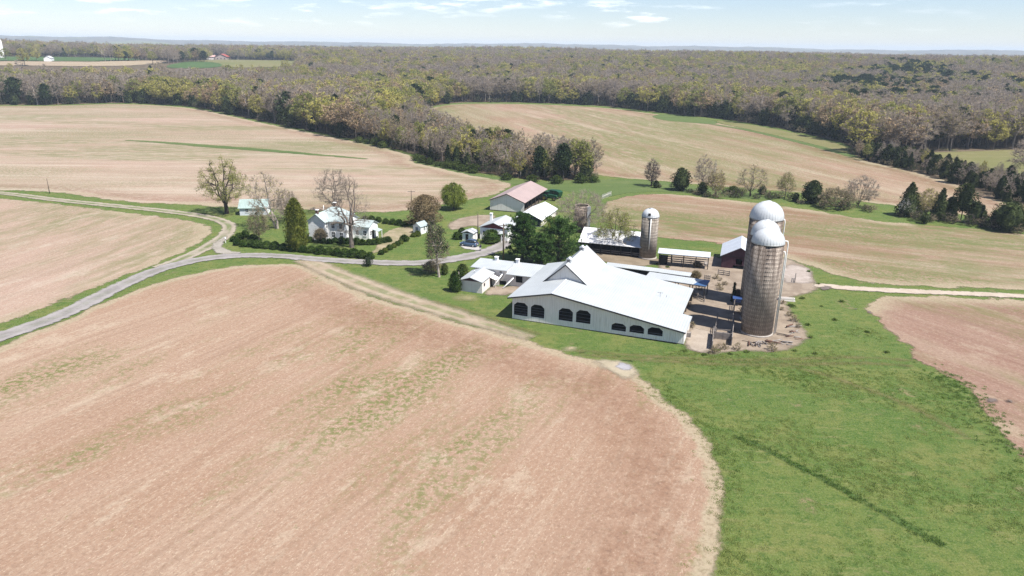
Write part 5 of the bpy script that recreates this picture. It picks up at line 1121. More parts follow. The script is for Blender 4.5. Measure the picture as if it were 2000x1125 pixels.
hero('leaning_tree', 'slim pale trunked tree leaning over the drive with grey green tufted crown', (858, 541), 432, 46, TA, (BARKP, TWIGB, GREYG), seed=20, trunk=.42, n_limb=6, r0=.24, twigs=9, tw=.05, tl=.8, nleaf=3600, ls=.26, lean=(-.1, .12), leafz=.45)
def pine_arrays(seed, H, W, z0=.12, tuft=15, whorl=.42):
    rng = np.random.default_rng(seed); wood, lf = Arr(), Arr(); tube_arr(wood, [(0, 0, -.3), (0, 0, H * .4), (.1, .1, H * .97)], [.28, .2, .04], 8)
    z = H * z0; P_, D_ = [], []
    while z < H * .97:
        t = (z / H - z0) / (1 - z0); Lm = W / 2 * math.sqrt(max(.02, 1 - max(0, t - .15) ** 1.7 / .76)) * (.72 + .28 * min(1, t * 4))
        for j in range(6):
            a = rng.uniform(0, 6.28); L = Lm * rng.uniform(.55, 1.12); k = 6; el = .10 + .5 * t + rng.normal() * .1; Q = [np.array([0, 0, z])]; d = np.array([math.cos(a) * math.cos(el), math.sin(a) * math.cos(el), math.sin(el)])
            for i in range(k): d = nrm(d + rng.normal(size=3) * .12 + [0, 0, .03]); Q.append(Q[-1] + d * L / k)
            Q = np.array(Q); tube_arr(wood, Q, np.linspace(.06, .015, k + 1), 3)
            m = int(4 + L * 4.2); u = rng.uniform(.25, 1, m); i = np.minimum((u * k).astype(int), k - 1); f = (u * k - i)[:, None]
            P_.append(Q[i] * (1 - f) + Q[i + 1] * f + rng.normal(size=(m, 3)) * [.28, .28, .10] * min(1.2, L / 2)); D_.append(np.tile(d, (m, 1)))
        z += whorl * rng.uniform(.7, 1.2)
    P_ = np.repeat(np.concatenate(P_), tuft, 0); D_ = np.repeat(np.concatenate(D_), tuft, 0)
    d = nrm(D_ * .6 + rng.normal(size=P_.shape) * .75 + [0, 0, .45]); slivers(lf, rng, P_ - d * .05, d, rng.uniform(.3, .58, len(P_)), rng.uniform(.10, .17, len(P_)))
    return wood, Arr(), lf
hero('pine_tree', 'dark green bushy pine at left of the pair above the milking parlour', (1020, 507), 420, 82, pine_arrays, (BARKD, TWIG, PINE), seed=31)
hero('pine_tree', 'dark green broad pine at right of the pair, touching the loft roof', (1090, 509), 432, 104, pine_arrays, (BARKD, TWIG, PINE), seed=32)
hero('pine_tree', 'lower dark pine filling the gap between the two big pines', (1058, 516), 458, 62, pine_arrays, (BARKD, TWIG, PINE), seed=33)
hero('leafing_bush', 'light yellow green leafing bush behind the dark pines near the old workshop', (1078, 452), 424, 44, DA, (BARK, TWIGB, BUDG), seed=34, prof=broad, n=1500, ls=.3, trunk_r=.1, core=.4, inner=.3, cat='bush')
hero('budding_tree', 'yellow green budding tree standing before the long white roofed cattle shed', (1200, 493), 408, 84, TA, (BARKD, TWIGB, BUDG), seed=35, trunk=.16, n_limb=7, r0=.30, twigs=9, tw=.045, tl=.95, nleaf=4500, ls=.24, leafz=.42)
hero('bare_tree', 'wide finely branched bare tree arching over the roofless silo', (1137, 452), 372, 112, TA, (BARK, TWIG, BUD), seed=36, trunk=.12, n_limb=8, n_tip=620, n_sec=80, r0=.26, twigs=9, tw=.045, tl=1.0, nleaf=500, ls=.2)
hero('shrub', 'tall brown green upright shrub at the left gable of the farmhouse', (626, 473), 448, 24, TA, (BARK, TWIGB, BRUSH), seed=37, trunk=.08, n_limb=9, r0=.06, twigs=18, tw=.05, tl=.6, nleaf=900, ls=.18, cat='shrub')
hero('evergreen_bush', 'wide dark evergreen bush before the red gabled cottage', (961, 474), 449, 40, DA, (BARKD, TWIG, BOX), seed=38, prof=dome_, n=2600, ls=.28, core=.8, lumpy=.3, cat='bush')
hero('evergreen_bush', 'tall dark evergreen bush against the left wall of the milking hut', (889, 569), 530, 26, DA, (BARKD, TWIG, BOX), seed=39, prof=column, n=2600, ls=.24, core=.8, lumpy=.35, cat='bush')
hero('evergreen_bush', 'dark green bush behind the left end of the milking parlour', (903, 545), 516, 26, DA, (BARKD, TWIG, BRUSH), seed=40, prof=broad, n=1800, ls=.24, core=.8, lumpy=.35, cat='bush')
hero('forsythia_shrub', 'golden brown twiggy shrub at the foot of the leaning tree', (842, 533), 512, 34, TA, (BARK, TWIGB, BUDY), seed=41, trunk=.05, n_limb=10, r0=.04, twigs=16, tw=.04, tl=.6, nleaf=900, ls=.12, cat='shrub')
hero('shrub', 'dark green low shrub right of the leaning tree trunk', (868, 536), 515, 20, DA, (BARK, TWIGB, BRUSH), seed=42, prof=dome_, n=900, ls=.2, core=.6, cat='shrub')
hero('shrub', 'ragged grey green shrub alone on the verge below the drive', (719, 520), 503, 20, DA, (BARK, TWIGB, GREYG), seed=43, prof=broad, n=1100, ls=.18, core=.5, inner=.3, cat='shrub')
hero('narrow_cedar', 'thin black green spire of a cedar in the yard by the blue feed box', (1431, 590), 552, 8, DA, (BARKD, TWIG, CEDAR), seed=44, prof=cone, n=1100, ls=.22, core=.6, cat='tree')
hero('shrub', 'bare grey brush standing beside the dark spire in the yard', (1439, 584), 566, 16, TA, (BARK, TWIGD, BUD), seed=45, trunk=.05, n_limb=8, r0=.03, twigs=10, tw=.04, tl=.5, cat='shrub')
hero('dry_weed_clump', 'clump of dry straw coloured weeds at the end of the short feed bunk', (1358, 545), 531, 18, TA, (BARK, leafmat('dry_straw', (.26, .21, .12), (.36, .30, .18), .2), BRUSH), seed=46, trunk=.05, n_limb=8, r0=.02, twigs=14, tw=.05, tl=.5, cat='weeds')
hero('dry_weed_clump', 'brown dry weeds under the front of the narrow pole shed', (1362, 522), 513, 16, TA, (BARK, TWIGB, BRUSH), seed=47, trunk=.05, n_limb=8, r0=.02, twigs=12, tw=.05, tl=.5, cat='weeds')
# hedgerow on the far side of the pasture
hero('bare_tree', 'lone crooked bare tree at the left end of the pasture hedgerow', (1272, 364), 311, 30, TA, (BARKD, TWIGD, BUD), seed=51, trunk=.3, n_limb=5, r0=.3, twigs=11, tw=.06, tl=1.0)
hero('cedar_tree', 'big dark cedar with slanting top in the pasture hedgerow', (1329, 372), 328, 38, DA, (BARKD, TWIG, CEDAR), seed=52, prof=broad, n=3000, ls=.5, tops=3, core=.75)
hero('cedar_tree', 'small dark cedar at the foot of the lone crooked bare tree', (1281, 367), 353, 13, DA, (BARKD, TWIG, CEDAR), seed=53, prof=broad, n=700, ls=.35)
hero('bare_tree', 'thin bare pinkish tree in the hedgerow right of the big dark cedar', (1371, 376), 303, 38, TA, (BARK, TWIG, BUD), seed=54, trunk=.3, n_limb=6, r0=.18, twigs=11, tw=.06, tl=1.0)
hero('dead_tree', 'white dead snag with hardly any branches in the pasture hedgerow', (1392, 372), 312, 8, TA, (simple('bark_white', (.62, .58, .52), .9, .15, 2), TWIG, BUD), seed=55, trunk=.7, n_limb=3, r0=.16, twigs=3, tw=.06, tl=.5)
hero('budding_bush', 'yellowish budding bush beside the white snag in the hedgerow', (1397, 384), 330, 36, TA, (BARK, TWIGB, BUD), seed=56, trunk=.1, n_limb=8, r0=.12, twigs=12, tw=.06, tl=.9, nleaf=900, ls=.3, cat='bush')
hero('cedar_tree', 'dark bushy cedar below the budding bush in the hedgerow', (1371, 379), 356, 22, DA, (BARKD, TWIG, CEDAR), seed=57, prof=broad, n=900, ls=.4)
hero('budding_tree', 'wide spreading budding tree with forked dark trunk above the three silos', (1466, 383), 322, 62, TA, (BARKD, TWIG, BUD), seed=58, trunk=.16, n_limb=6, r0=.24, twigs=7, tw=.06, tl=.9, nleaf=800, ls=.28, forks=2)
hero('cedar_tree', 'small dark cedar right of the spreading budding tree in hedgerow', (1488, 380), 363, 16, DA, (BARKD, TWIG, CEDAR), seed=59, prof=broad, n=700, ls=.35)
hero('shrub', 'low green scrub at the foot of the spreading hedgerow tree', (1432, 375), 364, 28, DA, (BARKD, TWIG, BRUSH), seed=60, prof=dome_, n=900, ls=.35, inner=.2, cat='shrub')
hero('budding_tree', 'small pale yellow green tree alone in the hedgerow above the silos', (1533, 387), 337, 32, TA, (BARK, TWIGB, BUDG), seed=61, trunk=.28, n_limb=6, r0=.16, twigs=8, tw=.05, tl=.8, nleaf=1500, ls=.26, leafz=.4)
hero('cedar_tree', 'little round cedar left of the broad russet tinted cedar', (1553, 394), 377, 15, DA, (BARKD, TWIG, CEDAR), seed=62, prof=egg, n=700, ls=.35)
hero('cedar_tree', 'broad russet tinted cedar behind and right of the silos', (1585, 397), 353, 42, DA, (BARKD, TWIG, CEDAR), seed=63, prof=broad, n=2400, ls=.45, core=.75)
hero('scrub_bush', 'brown tangled scrub right of the russet tinted cedar', (1632, 408), 368, 62, TA, (BARKD, TWIGB, BRUSH), seed=64, trunk=.08, n_limb=10, r0=.12, twigs=18, tw=.07, tl=.9, nleaf=1500, ls=.3, cat='bush')
hero('bare_bush', 'fan shaped bare bush standing out against the hillside stubble', (1676, 404), 344, 60, TA, (BARKD, TWIG, BUD), seed=65, trunk=.06, n_limb=9, r0=.14, twigs=14, tw=.06, tl=1.0, up=.5, cat='bush')
hero('cedar_tree', 'dark double topped cedar behind the white dead tree', (1771, 422), 357, 50, DA, (BARKD, TWIG, CEDAR), seed=66, prof=cone, n=3600, ls=.5, tops=3)
hero('dead_tree', 'small white branched dead tree before the double topped cedar', (1768, 423), 386, 26, TA, (simple('bark_white', (.62, .58, .52), .9, .15, 2), simple('bark_white', (.62, .58, .52), .9, .15, 2), BUD), seed=67, trunk=.2, n_limb=6, r0=.14, twigs=4, tw=.05, tl=.6)
hero('budding_bush', 'yellow brown budding bush between two groups of dark cedars', (1806, 424), 370, 42, TA, (BARK, TWIGB, BUD), seed=68, trunk=.1, n_limb=8, r0=.14, twigs=14, tw=.06, tl=.9, nleaf=2400, ls=.3, cat='bush')
hero('cedar_tree', 'tiny squat cedar in front of the yellow brown bush', (1805, 437), 417, 16, DA, (BARKD, TWIG, CEDAR), seed=69, prof=egg, n=700, ls=.32)
hero('cedar_tree', 'dark cedar right of the yellow brown budding bush', (1832, 429), 368, 34, DA, (BARKD, TWIG, CEDAR), seed=70, prof=cone, n=2000, ls=.5, tops=2)
hero('cedar_tree', 'tall open cedar with gaps showing pinkish field behind', (1876, 431), 359, 40, DA, (BARKD, TWIG, CEDAR), seed=71, prof=broad, n=1900, ls=.55, z0=.25, inner=.3, core=.5)
hero('cedar_tree', 'low dark cedar at the right foot of the tall open cedar', (1901, 436), 394, 32, DA, (BARKD, TWIG, CEDAR), seed=72, prof=broad, n=1700, ls=.45, tops=2)
hero('cedar_tree', 'broad low cedar close to the right edge above the pasture', (1963, 450), 393, 54, DA, (BARKD, TWIG, CEDAR), seed=73, prof=broad, n=2800, ls=.5, tops=3)
hero('budding_bush', 'pale budding bush at the right edge behind the broad low cedar', (1995, 447), 400, 34, TA, (BARK, TWIGB, BUD), seed=74, trunk=.1, n_limb=8, r0=.1, twigs=12, tw=.06, tl=.9, nleaf=900, ls=.3, cat='bush')
hero('evergreen_bush', 'rounded green bush left of the little white shed', (893, 467), 453, 20, DA, (BARKD, TWIG, BOX), seed=75, prof=dome_, n=1100, ls=.24, core=.8, cat='bush')
# ------------------------------------------------------------------ boxwoods
BOXP = [Proto('boxwood', DA(80 + i, 1.55, 2.1, dome_, n=1000, ls=.22, up=.5, core=.86, lumpy=.16, inner=.8, z0=.0, trunk_r=.08), (BARKD, TWIG, BOX)) for i in range(3)]
BOXYP = Proto('boxwood', DA(84, 1.4, 1.9, dome_, n=900, ls=.22, up=.5, core=.86, lumpy=.16, inner=.8, z0=.0, trunk_r=.08), (BARKD, TWIG, BOXY))
_rb = random.Random(3)
def boxrow(pts, label, group, sc=1.0, protos=BOXP, name='boxwood'):
    for i, (x, y) in enumerate(pts):
        g = G(x, y); s = sc * _rb.uniform(.85, 1.15)
        plant(name, protos[i % len(protos)], (g[0], g[1], g[2]), (s * _rb.uniform(.95, 1.15), s, s * _rb.uniform(.85, 1.1)), _rb.uniform(0, 6), label, 'shrub', group)
c4 = lambda L: [(420 + x / 4, 430 + y / 4) for x, y in L]
z6 = lambda L: [(580 + x / 6.25, 310 + y / 6.25) for x, y in L]
boxrow(c4([(180, 195), (232, 205), (285, 207), (340, 215), (405, 218), (470, 225), (540, 234), (612, 240), (690, 249), (755, 253), (820, 262), (890, 266), (955, 275), (1015, 283), (1085, 287), (1150, 296), (1212, 303)]), 'rounded boxwood in the hedge row that follows the curve of the drive', 'boxwoods along the drive', 1.05)
boxrow(c4([(150, 165), (192, 148), (236, 132), (300, 165)]), 'rounded boxwood in the cluster at the bend of the lane', 'boxwoods at the lane bend', 1.0)
boxrow(c4([(840, 177), (893, 184), (940, 172), (990, 180), (1040, 184), (1105, 186), (1150, 192), (1205, 190), (1240, 190), (1275, 186), (1312, 176), (1350, 170), (742, 172)]), 'rounded boxwood planted along the farmhouse front wall', 'boxwoods along the farmhouse', .9)
boxrow(z6([(830, 755), (910, 765), (995, 775), (1085, 790), (1165, 800), (1245, 810), (1330, 825), (1410, 810)]), 'dark rounded boxwood in the straight row behind the garden', 'boxwoods behind the garden', .95)
boxrow(c4([(1298, 268), (1330, 250), (1365, 230), (1397, 214), (1424, 198), (1450, 185)]), 'small boxwood in the short slanting row beside the garden path', 'boxwoods beside the garden path', .75, [BOXP[0], BOXYP])
boxrow(c4([(1480, 164)]), 'single round boxwood at the end of the garden path', None, .95)
boxrow(c4([(1552, 130), (1582, 125)]), 'yellow green shrub at the door of the tiny outbuilding', 'shrubs at the outbuilding', .9, [BOXYP])
boxrow([(902, 456)], 'low dark boxwood in the dirt left of the white shed', None, .8)
#--FOREST--
# ------------------------------------------------------------------ woodland
FP = {'bare': [Proto('bare', TA(100 + i, 17, 9.6, trunk=.32, n_limb=6, n_sec=16, n_tip=84, base=.3, r0=.22, twigs=17, tw=.12, tl=1.35, minr=.05, nleaf=0 if i % 2 else 60, ls=.5), (BARKP if i in (1, 4) else BARK, TWIG if i != 2 else TWIGB, BUD)) for i in range(5)],
      'bud': [Proto('bud', TA(120 + i, 16, 10, trunk=.25, n_limb=6, n_sec=16, n_tip=84, base=.26, r0=.22, twigs=8, tw=.11, tl=1.2, minr=.05, nleaf=1500, ls=.62, lspread=.8), (BARK, TWIGB, (BUD, BUD, BUDR, BUDG)[i])) for i in range(4)],
      'gold': [Proto('gold', TA(130, 14, 10.5, trunk=.2, n_limb=7, n_sec=16, n_tip=84, base=.2, r0=.22, twigs=7, tw=.1, tl=1.2, minr=.05, nleaf=1500, ls=.6, lspread=.8), (BARK, TWIGB, BUDY))],
      'cedar': [Proto('cedar', DA(140 + i, 9.5, 5.0, (cone, broad, column)[i], n=1100, ls=.8, tops=(1, 2, 2)[i], core=.72, trunk_r=.18, lumpy=.4), (BARKD, TWIG, CEDAR)) for i in range(3)],
      'pine': [Proto('pine', DA(150 + i, 15, 7.5, broad, z0=.3, n=1000, ls=1.0, core=.6, trunk_r=.25, lumpy=.5), (BARKD, TWIG, PINED)) for i in range(2)],
      'brush': [Proto('brush', TA(160 + i, 4, 5, trunk=.06, n_limb=9, n_sec=16, n_tip=60, base=.05, r0=.07, twigs=12, tw=.08, tl=.8, minr=.03, nleaf=(350, 60)[i], ls=.4), (BARKD, TWIGB if i else TWIGD, BRUSH)) for i in range(2)]}
woodpx = [(-500, 205), (-300, 204), (0, 205), (100, 206), (225, 201), (330, 205), (395, 211), (430, 220), (500, 235), (600, 255), (700, 275), (750, 286), (800, 299), (830, 312), (870, 324), (930, 337), (1010, 349), (1065, 353), (1110, 354), (1160, 352), (1168, 345), (1150, 336), (1080, 325), (1000, 314), (930, 295), (880, 272), (835, 246), (806, 222), (830, 211), (860, 205), (900, 200), (1000, 200), (1100, 203), (1200, 209), (1270, 218), (1340, 226), (1400, 231), (1500, 246), (1600, 268), (1668, 287), (1662, 300), (1680, 313), (1720, 326), (1780, 341), (1840, 359), (1900, 379), (1940, 389), (2000, 402), (2150, 440), (2400, 500), (2700, 450)]
wood = [G(*p)[:2] for p in woodpx]; 
wood = np.array(wood + [(9000 * math.sin(a), 9000 * math.cos(a)) for a in np.linspace(R(62), R(-62), 30)])
sheet('woodland_floor', np.array([G(*p)[:2] for p in woodpx] + [(1700 * math.sin(a), 1700 * math.cos(a)) for a in np.linspace(R(52), R(-45), 14)]), m_litter(), 7, .035, 6, 1)
opens = [p for p in OPEN[:6]] + OPEN[6:]
tongue2 = wpoly([(1655, 300), (1680, 315), (1720, 328), (1780, 343), (1840, 361), (1900, 381), (1940, 391), (2000, 404), (2150, 442), (2400, 505), (2400, 400), (2000, 366), (1920, 353), (1850, 333), (1790, 313), (1720, 300)])
tongue1 = wpoly([(700, 279), (750, 290), (800, 303), (830, 315), (870, 327), (930, 340), (1010, 352), (1065, 356), (1165, 356), (1172, 345), (1150, 334), (1080, 323), (1000, 312), (930, 293), (880, 270), (835, 244), (806, 222)])
def scatter():
    rng = np.random.default_rng(77); pts = []
    for r0, r1, s in ((230, 700, 6.6), (700, 1000, 7.4), (1000, 1500, 9.0), (1500, 2000, 13), (2000, 2700, 18)):
        nx = int(2 * r1 / s); X, Y = np.meshgrid((np.arange(nx) - nx / 2) * s, np.arange(0, r1, s * .87)); X = X + (np.arange(X.shape[0]) % 2)[:, None] * s / 2
        X = X.ravel() + rng.uniform(-.42, .42, X.size) * s; Y = Y.ravel() + rng.uniform(-.42, .42, Y.size) * s
        r = np.hypot(X, Y); a = np.degrees(np.arctan2(X, Y)); k = (r >= r0) & (r < r1) & (np.abs(a) < 46) & (Y > 0); pts.append(np.stack([X[k], Y[k]], 1))
    # denser planting in the two belts near the fields
    for poly, s in ((tongue1, 3.7), (tongue2, 3.3)):
        x0, y0 = poly.min(0); x1, y1 = poly.max(0); X, Y = np.meshgrid(np.arange(x0, x1, s), np.arange(y0, y1, s)); X = X.ravel() + rng.uniform(-.45, .45, X.size) * s; Y = Y.ravel() + rng.uniform(-.45, .45, Y.size) * s
        pts[0] = pts[0][~inside(poly, pts[0][:, 0], pts[0][:, 1])]; k = inside(poly, X, Y) & (X < Y * 1.0); pts.append(np.stack([X[k], Y[k]], 1))
    P = np.concatenate(pts); X, Y = P[:, 0], P[:, 1]
    ok = inside(wood, X, Y)
    for op in opens: ok &= ~inside(op, X, Y)
    X, Y = X[ok], Y[ok]; Z = T(X, Y); r = np.hypot(X, Y)
    px, py = projv(X, Y, Z + 17)
    vis = np.ones(len(X), bool)
    for h in (20, 15, 10, 5):
        qx, qy = projv(X, Y, Z + h)
        for c in CLEARPX:
            gc = G(*np.mean(c[:], 0)[:2]); vis &= ~(inside(np.array(c, float), qx, qy) & (r < max(1120, math.hypot(gc[0], gc[1]) + 15)) & (rng.random(len(X)) > .04))
    X, Y, Z, r, px, py = [q[vis] for q in (X, Y, Z, r, px, py)]
    d = np.full(len(X), 99.)
    near = r < 900; d[near] = sdist(wood, X[near], Y[near])
    for op in opens[:6]: d[near] = np.minimum(d[near], -sdist(op, X[near], Y[near]))
    return rng, X, Y, Z, r, px, py, d
rng, FX, FY, FZ, FR, FPX, FPY, FD = scatter()
nf = len(FX); u = rng.random(nf)
clus = np.sin(FX / 23 + 1.7 * np.sin(FY / 41)) + np.sin(FY / 27 + 1.3 * np.sin(FX / 33)) + .8 * np.sin((FX + FY) / 15)
blob = np.sin(FX / 37 + 2) * np.cos(FY / 43) + .7 * np.sin((FX - FY) / 61 + 1) + .5 * np.sin(FX / 17) * np.sin(FY / 19)
t1 = inside(tongue1, FX, FY); t2 = inside(tongue2, FX, FY)
pinez = inside(np.array([(1520, 168), (1570, 140), (1700, 124), (1740, 112), (1850, 122), (1930, 145), (2100, 165), (2100, 240), (1960, 210), (1830, 200), (1700, 190), (1600, 172)], float), FPX, FPY)
greenz = inside(np.array([(640, 150), (760, 140), (880, 150), (890, 200), (800, 225), (700, 200)], float), FPX, FPY) | inside(np.array([(1050, 108), (1700, 116), (1640, 150), (1500, 140), (1100, 124)], float), FPX, FPY)
edge = FD < 9
rightedge = edge & (FPX > 1000)
pc = np.where(t2, .60, np.where(t1, .26, np.where(rightedge, .60, np.where(edge, .32, .03)))); pc = np.where(pinez, .04, pc)
pp = np.where(pinez, np.clip(.34 + .38 * clus + .2 * blob, 0, .9), .03); pb = np.clip(np.where(greenz, .9, .54 + .2 * blob) + .24 * clus, 0, 1); pb = np.where(t1, .38, np.where(t2, .14, pb))
kind = np.full(nf, 'bare', dtype='<U6'); kind[u < pc + pp + pb * (1 - pc - pp)] = 'bud'; kind[u < pc + pp] = 'pine'; kind[u < pc] = 'cedar'
kind[(kind == 'bud') & (rng.random(nf) < .02) & (FR < 900)] = 'gold'
br = (t1 | t2 | (FD < 5)) & (rng.random(nf) < .28); kind[br] = 'brush'
scl = rng.uniform(.74, 1.22, nf) * np.where(t1, .76, np.where(t2, np.where((kind == 'cedar') | (kind == 'brush'), .56, .42), 1.08)); scl = np.where((kind == 'cedar') & t2, scl * 1.25, scl); scl = np.where((kind == 'cedar') & ~t1 & ~t2 & ~edge, scl * 1.5, scl)
scl = np.where((t1 | t2) & (kind == 'brush'), scl * 1.2, scl)
scl = np.where(FR > 1500, scl * 1.15, scl); sxy = np.where(FR > 1500, np.where(FR > 2000, 2.2, 1.8), np.where(t1 | t2, 1.0, 1.32)) * rng.uniform(.8, 1.25, nf)
# single trees: the nearest, largest looking ones
order = np.argsort(FR); IND = set(); cnt = {'d': 0, 'e': 0, 'b': 0}
infr = (FPX > -60) & (FPX < 2060)
for i in order:
    if not infr[i]: continue
    c = 'e' if kind[i] in ('cedar', 'pine') else ('b' if kind[i] == 'brush' else 'd')
    if cnt[c] < {'d': 285, 'e': 240, 'b': 120}[c]: IND.add(int(i)); cnt[c] += 1
NAMES = {'bare': ('bare_tree', 'bare grey brown tree', 'tree'), 'bud': ('budding_tree', 'yellow green budding tree', 'tree'), 'gold': ('golden_tree', 'bright golden yellow budding tree', 'tree'), 'cedar': ('cedar_tree', 'dark green cedar', 'tree'), 'pine': ('pine_tree', 'dark round topped pine', 'tree'), 'brush': ('brush_bush', 'low tangled brush', 'bush')}
rest = [i for i in range(nf) if i not in IND]
pr_i = {}
for i in range(nf): pr_i[i] = int(rng.integers(0, len(FP[kind[i]])))
for i in sorted(IND):
    nm, what, cat = NAMES[kind[i]]; x = FPX[i]
    if t1[i]: where = 'in the tree belt running behind the brown roofed shed' if x > 900 else 'in the tree belt beside the left stubble field'
    elif t2[i]: where = 'in the dark thicket strip below the small right meadow'
    elif x < 420: where = 'along the wood edge behind the wide left stubble field'
    elif x < 820: where = 'along the wood edge slanting down between the two stubble fields'
    elif x < 1400: where = 'along the wood edge at the top of the hillside field'
    else: where = 'along the dark wood edge right of the hillside field'
    size = 'tall ' if scl[i] > (.9 if (t1[i] or t2[i]) else 1.08) else ('short ' if scl[i] < (.75 if (t1[i] or t2[i]) else .95) else '')
    lab = f'{size}{what} {where}'
    plant(nm, FP[kind[i]][pr_i[i]], (FX[i], FY[i], FZ[i] - .05), (scl[i] * sxy[i], scl[i] * sxy[i], scl[i]), rng.uniform(0, 6.28), lab, cat, lab + 's')
_rh = random.Random(8)
def scrub(pts, protos, nm, label, cat, group, s0, s1, jit=0):
    for i, (x, y) in enumerate(pts):
        q = G(x + _rh.uniform(-jit, jit), y + _rh.uniform(-jit, jit) * .2); s = _rh.uniform(s0, s1); plant(nm, protos[i % len(protos)], (q[0], q[1], q[2] - .03), (s * _rh.uniform(.9, 1.3), s, s * _rh.uniform(.75, 1.15)), _rh.uniform(0, 6), label, cat, group)
scrub([(1288, 366), (1312, 371), (1350, 376), (1362, 380), (1385, 385), (1402, 387), (1412, 379), (1422, 384), (1443, 386), (1455, 377), (1476, 388), (1497, 384), (1508, 389), (1522, 388), (1545, 391), (1566, 399), (1602, 403), (1610, 408), (1645, 411), (1655, 409), (1690, 412), (1700, 415)], FP['brush'], 'brush_bush', 'low tangled scrub bush in the hedgerow above the pasture', 'bush', 'scrub bushes in the pasture hedgerow', .45, .85, 4)
scrub([(1758, 424), (1784, 428), (1795, 432), (1818, 433), (1846, 434), (1860, 436), (1890, 440), (1915, 442), (1930, 445), (1942, 449), (1978, 455), (1990, 457)], FP['brush'], 'brush_bush', 'low brush between the dark cedars at the right end of the pasture edge', 'bush', 'brush between the right hand cedars', .45, .85, 4)
scrub([(1786, 421), (1848, 428), (1858, 431), (1916, 438), (1936, 443), (1982, 450)], FP['cedar'], 'cedar_tree', 'smaller dark cedar filling the row at the right end of the pasture edge', 'tree', 'filler cedars at the pasture edge', .45, .68, 3)
GB = [Proto('brush', DA(170 + i, 2.6, 4.2, dome_, n=700, ls=.4, inner=.3, core=.6, lumpy=.5), (BARKD, TWIG, BRUSH)) for i in range(2)]
scrub([(812, 313), (826, 318), (842, 322), (858, 325), (874, 328), (890, 331), (906, 335), (922, 338), (700, 278), (716, 281), (734, 285), (752, 289), (990, 352), (1040, 356), (1090, 358), (1130, 358), (1155, 356)], GB, 'green_bush', 'bright green bush at the sunny foot of the tree belt', 'bush', 'green bushes below the tree belt', .8, 1.35, 4)
DRYP = [Proto('weeds', TA(180 + i, .9, 1.1, trunk=.05, n_limb=7, n_sec=10, n_tip=30, base=.02, r0=.015, twigs=8, tw=.04, tl=.35, minr=.01), (BARK, leafmat('dry_straw', (.26, .21, .12), (.36, .30, .18), .2), BRUSH)) for i in range(2)]
WEEDP = [Proto('weeds', DA(185 + i, .4, 1.3, dome_, n=170, ls=.24, inner=.1, core=.35, lumpy=.6, trunk_r=.02), (BARKD, TWIG, leafmat('weed_green', (.10, .16, .035), (.20, .25, .075), .3))) for i in range(2)]
scrub([(1393, 690), (1405, 683), (1418, 682), (1436, 683), (1340, 600), (1346, 585), (1352, 575), (1370, 566), (1398, 560), (1408, 566), (1420, 556), (1412, 548), (1395, 544), (1445, 612), (1530, 606), (1538, 618), (1526, 594), (1548, 628), (1560, 640), (1506, 684), (1350, 640), (1340, 655)], DRYP, 'dry_weed_clump', 'small dry straw coloured weed clump on the bare yard earth', 'weeds', 'dry weeds in the yard', .8, 1.5, 5)
scrub([(1403, 687), (1420, 690), (1452, 687), (1545, 684), (1583, 660), (1568, 636), (1550, 612), (1540, 598), (1562, 582), (1598, 556), (1586, 530), (1336, 684), (1370, 692), (1366, 538), (1300, 524), (1610, 600), (1640, 590), (1630, 625), (1700, 650), (1740, 690), (1590, 690)], WEEDP, 'weed_clump', 'small green weed clump in the grass around the bare yard', 'weeds', 'green weeds around the yard', .45, 1.15, 9)
def instancer(name, V, idx, rz, scv, protos, mats=None):
    me = bpy.data.meshes.new(name); me.from_pydata([tuple(v) for v in V], [], [])
    a = me.attributes.new('pick', 'INT', 'POINT'); a.data.foreach_set('value', np.asarray(idx, np.int32))
    a = me.attributes.new('turn', 'FLOAT_VECTOR', 'POINT'); a.data.foreach_set('vector', np.stack([np.zeros(len(V)), np.zeros(len(V)), rz], 1).astype(np.float32).ravel())
    a = me.attributes.new('size', 'FLOAT_VECTOR', 'POINT'); a.data.foreach_set('vector', np.asarray(scv, np.float32).ravel())
    o = link(bpy.data.objects.new(name, me)); tag(o, kind='stuff')
    ng = bpy.data.node_groups.new(name + '_spread', 'GeometryNodeTree'); ng.interface.new_socket('Geometry', in_out='INPUT', socket_type='NodeSocketGeometry'); ng.interface.new_socket('Geometry', in_out='OUTPUT', socket_type='NodeSocketGeometry')
    N = ng.nodes; L = ng.links; gi = N.new('NodeGroupInput'); go = N.new('NodeGroupOutput'); jn = N.new('GeometryNodeJoinGeometry')
    def attr(nm, ty): n = N.new('GeometryNodeInputNamedAttribute'); n.data_type = ty; n.inputs['Name'].default_value = nm; return n.outputs[0]
    pick, turn, size = attr('pick', 'INT'), attr('turn', 'FLOAT_VECTOR'), attr('size', 'FLOAT_VECTOR')
    for k, p in enumerate(protos):
        oi = N.new('GeometryNodeObjectInfo'); oi.inputs['Object'].default_value = p; oi.inputs['As Instance'].default_value = False
        cp = N.new('FunctionNodeCompare'); cp.data_type = 'INT'; cp.operation = 'EQUAL'; L.new(pick, cp.inputs[2]); cp.inputs[3].default_value = k
        ip = N.new('GeometryNodeInstanceOnPoints'); L.new(gi.outputs[0], ip.inputs['Points']); L.new(cp.outputs[0], ip.inputs['Selection']); L.new(oi.outputs['Geometry'], ip.inputs['Instance'])
        e2r = N.new('FunctionNodeEulerToRotation'); L.new(turn, e2r.inputs[0]); L.new(e2r.outputs[0], ip.inputs['Rotation']); L.new(size, ip.inputs['Scale']); L.new(ip.outputs[0], jn.inputs[0])
    L.new(jn.outputs[0], go.inputs[0]); md = o.modifiers.new('spread', 'NODES'); md.node_group = ng
    return o
protos = []; first = {}
for k, L_ in FP.items(): first[k] = len(protos); protos += [p.whole() for p in L_]
ri = np.array(rest)
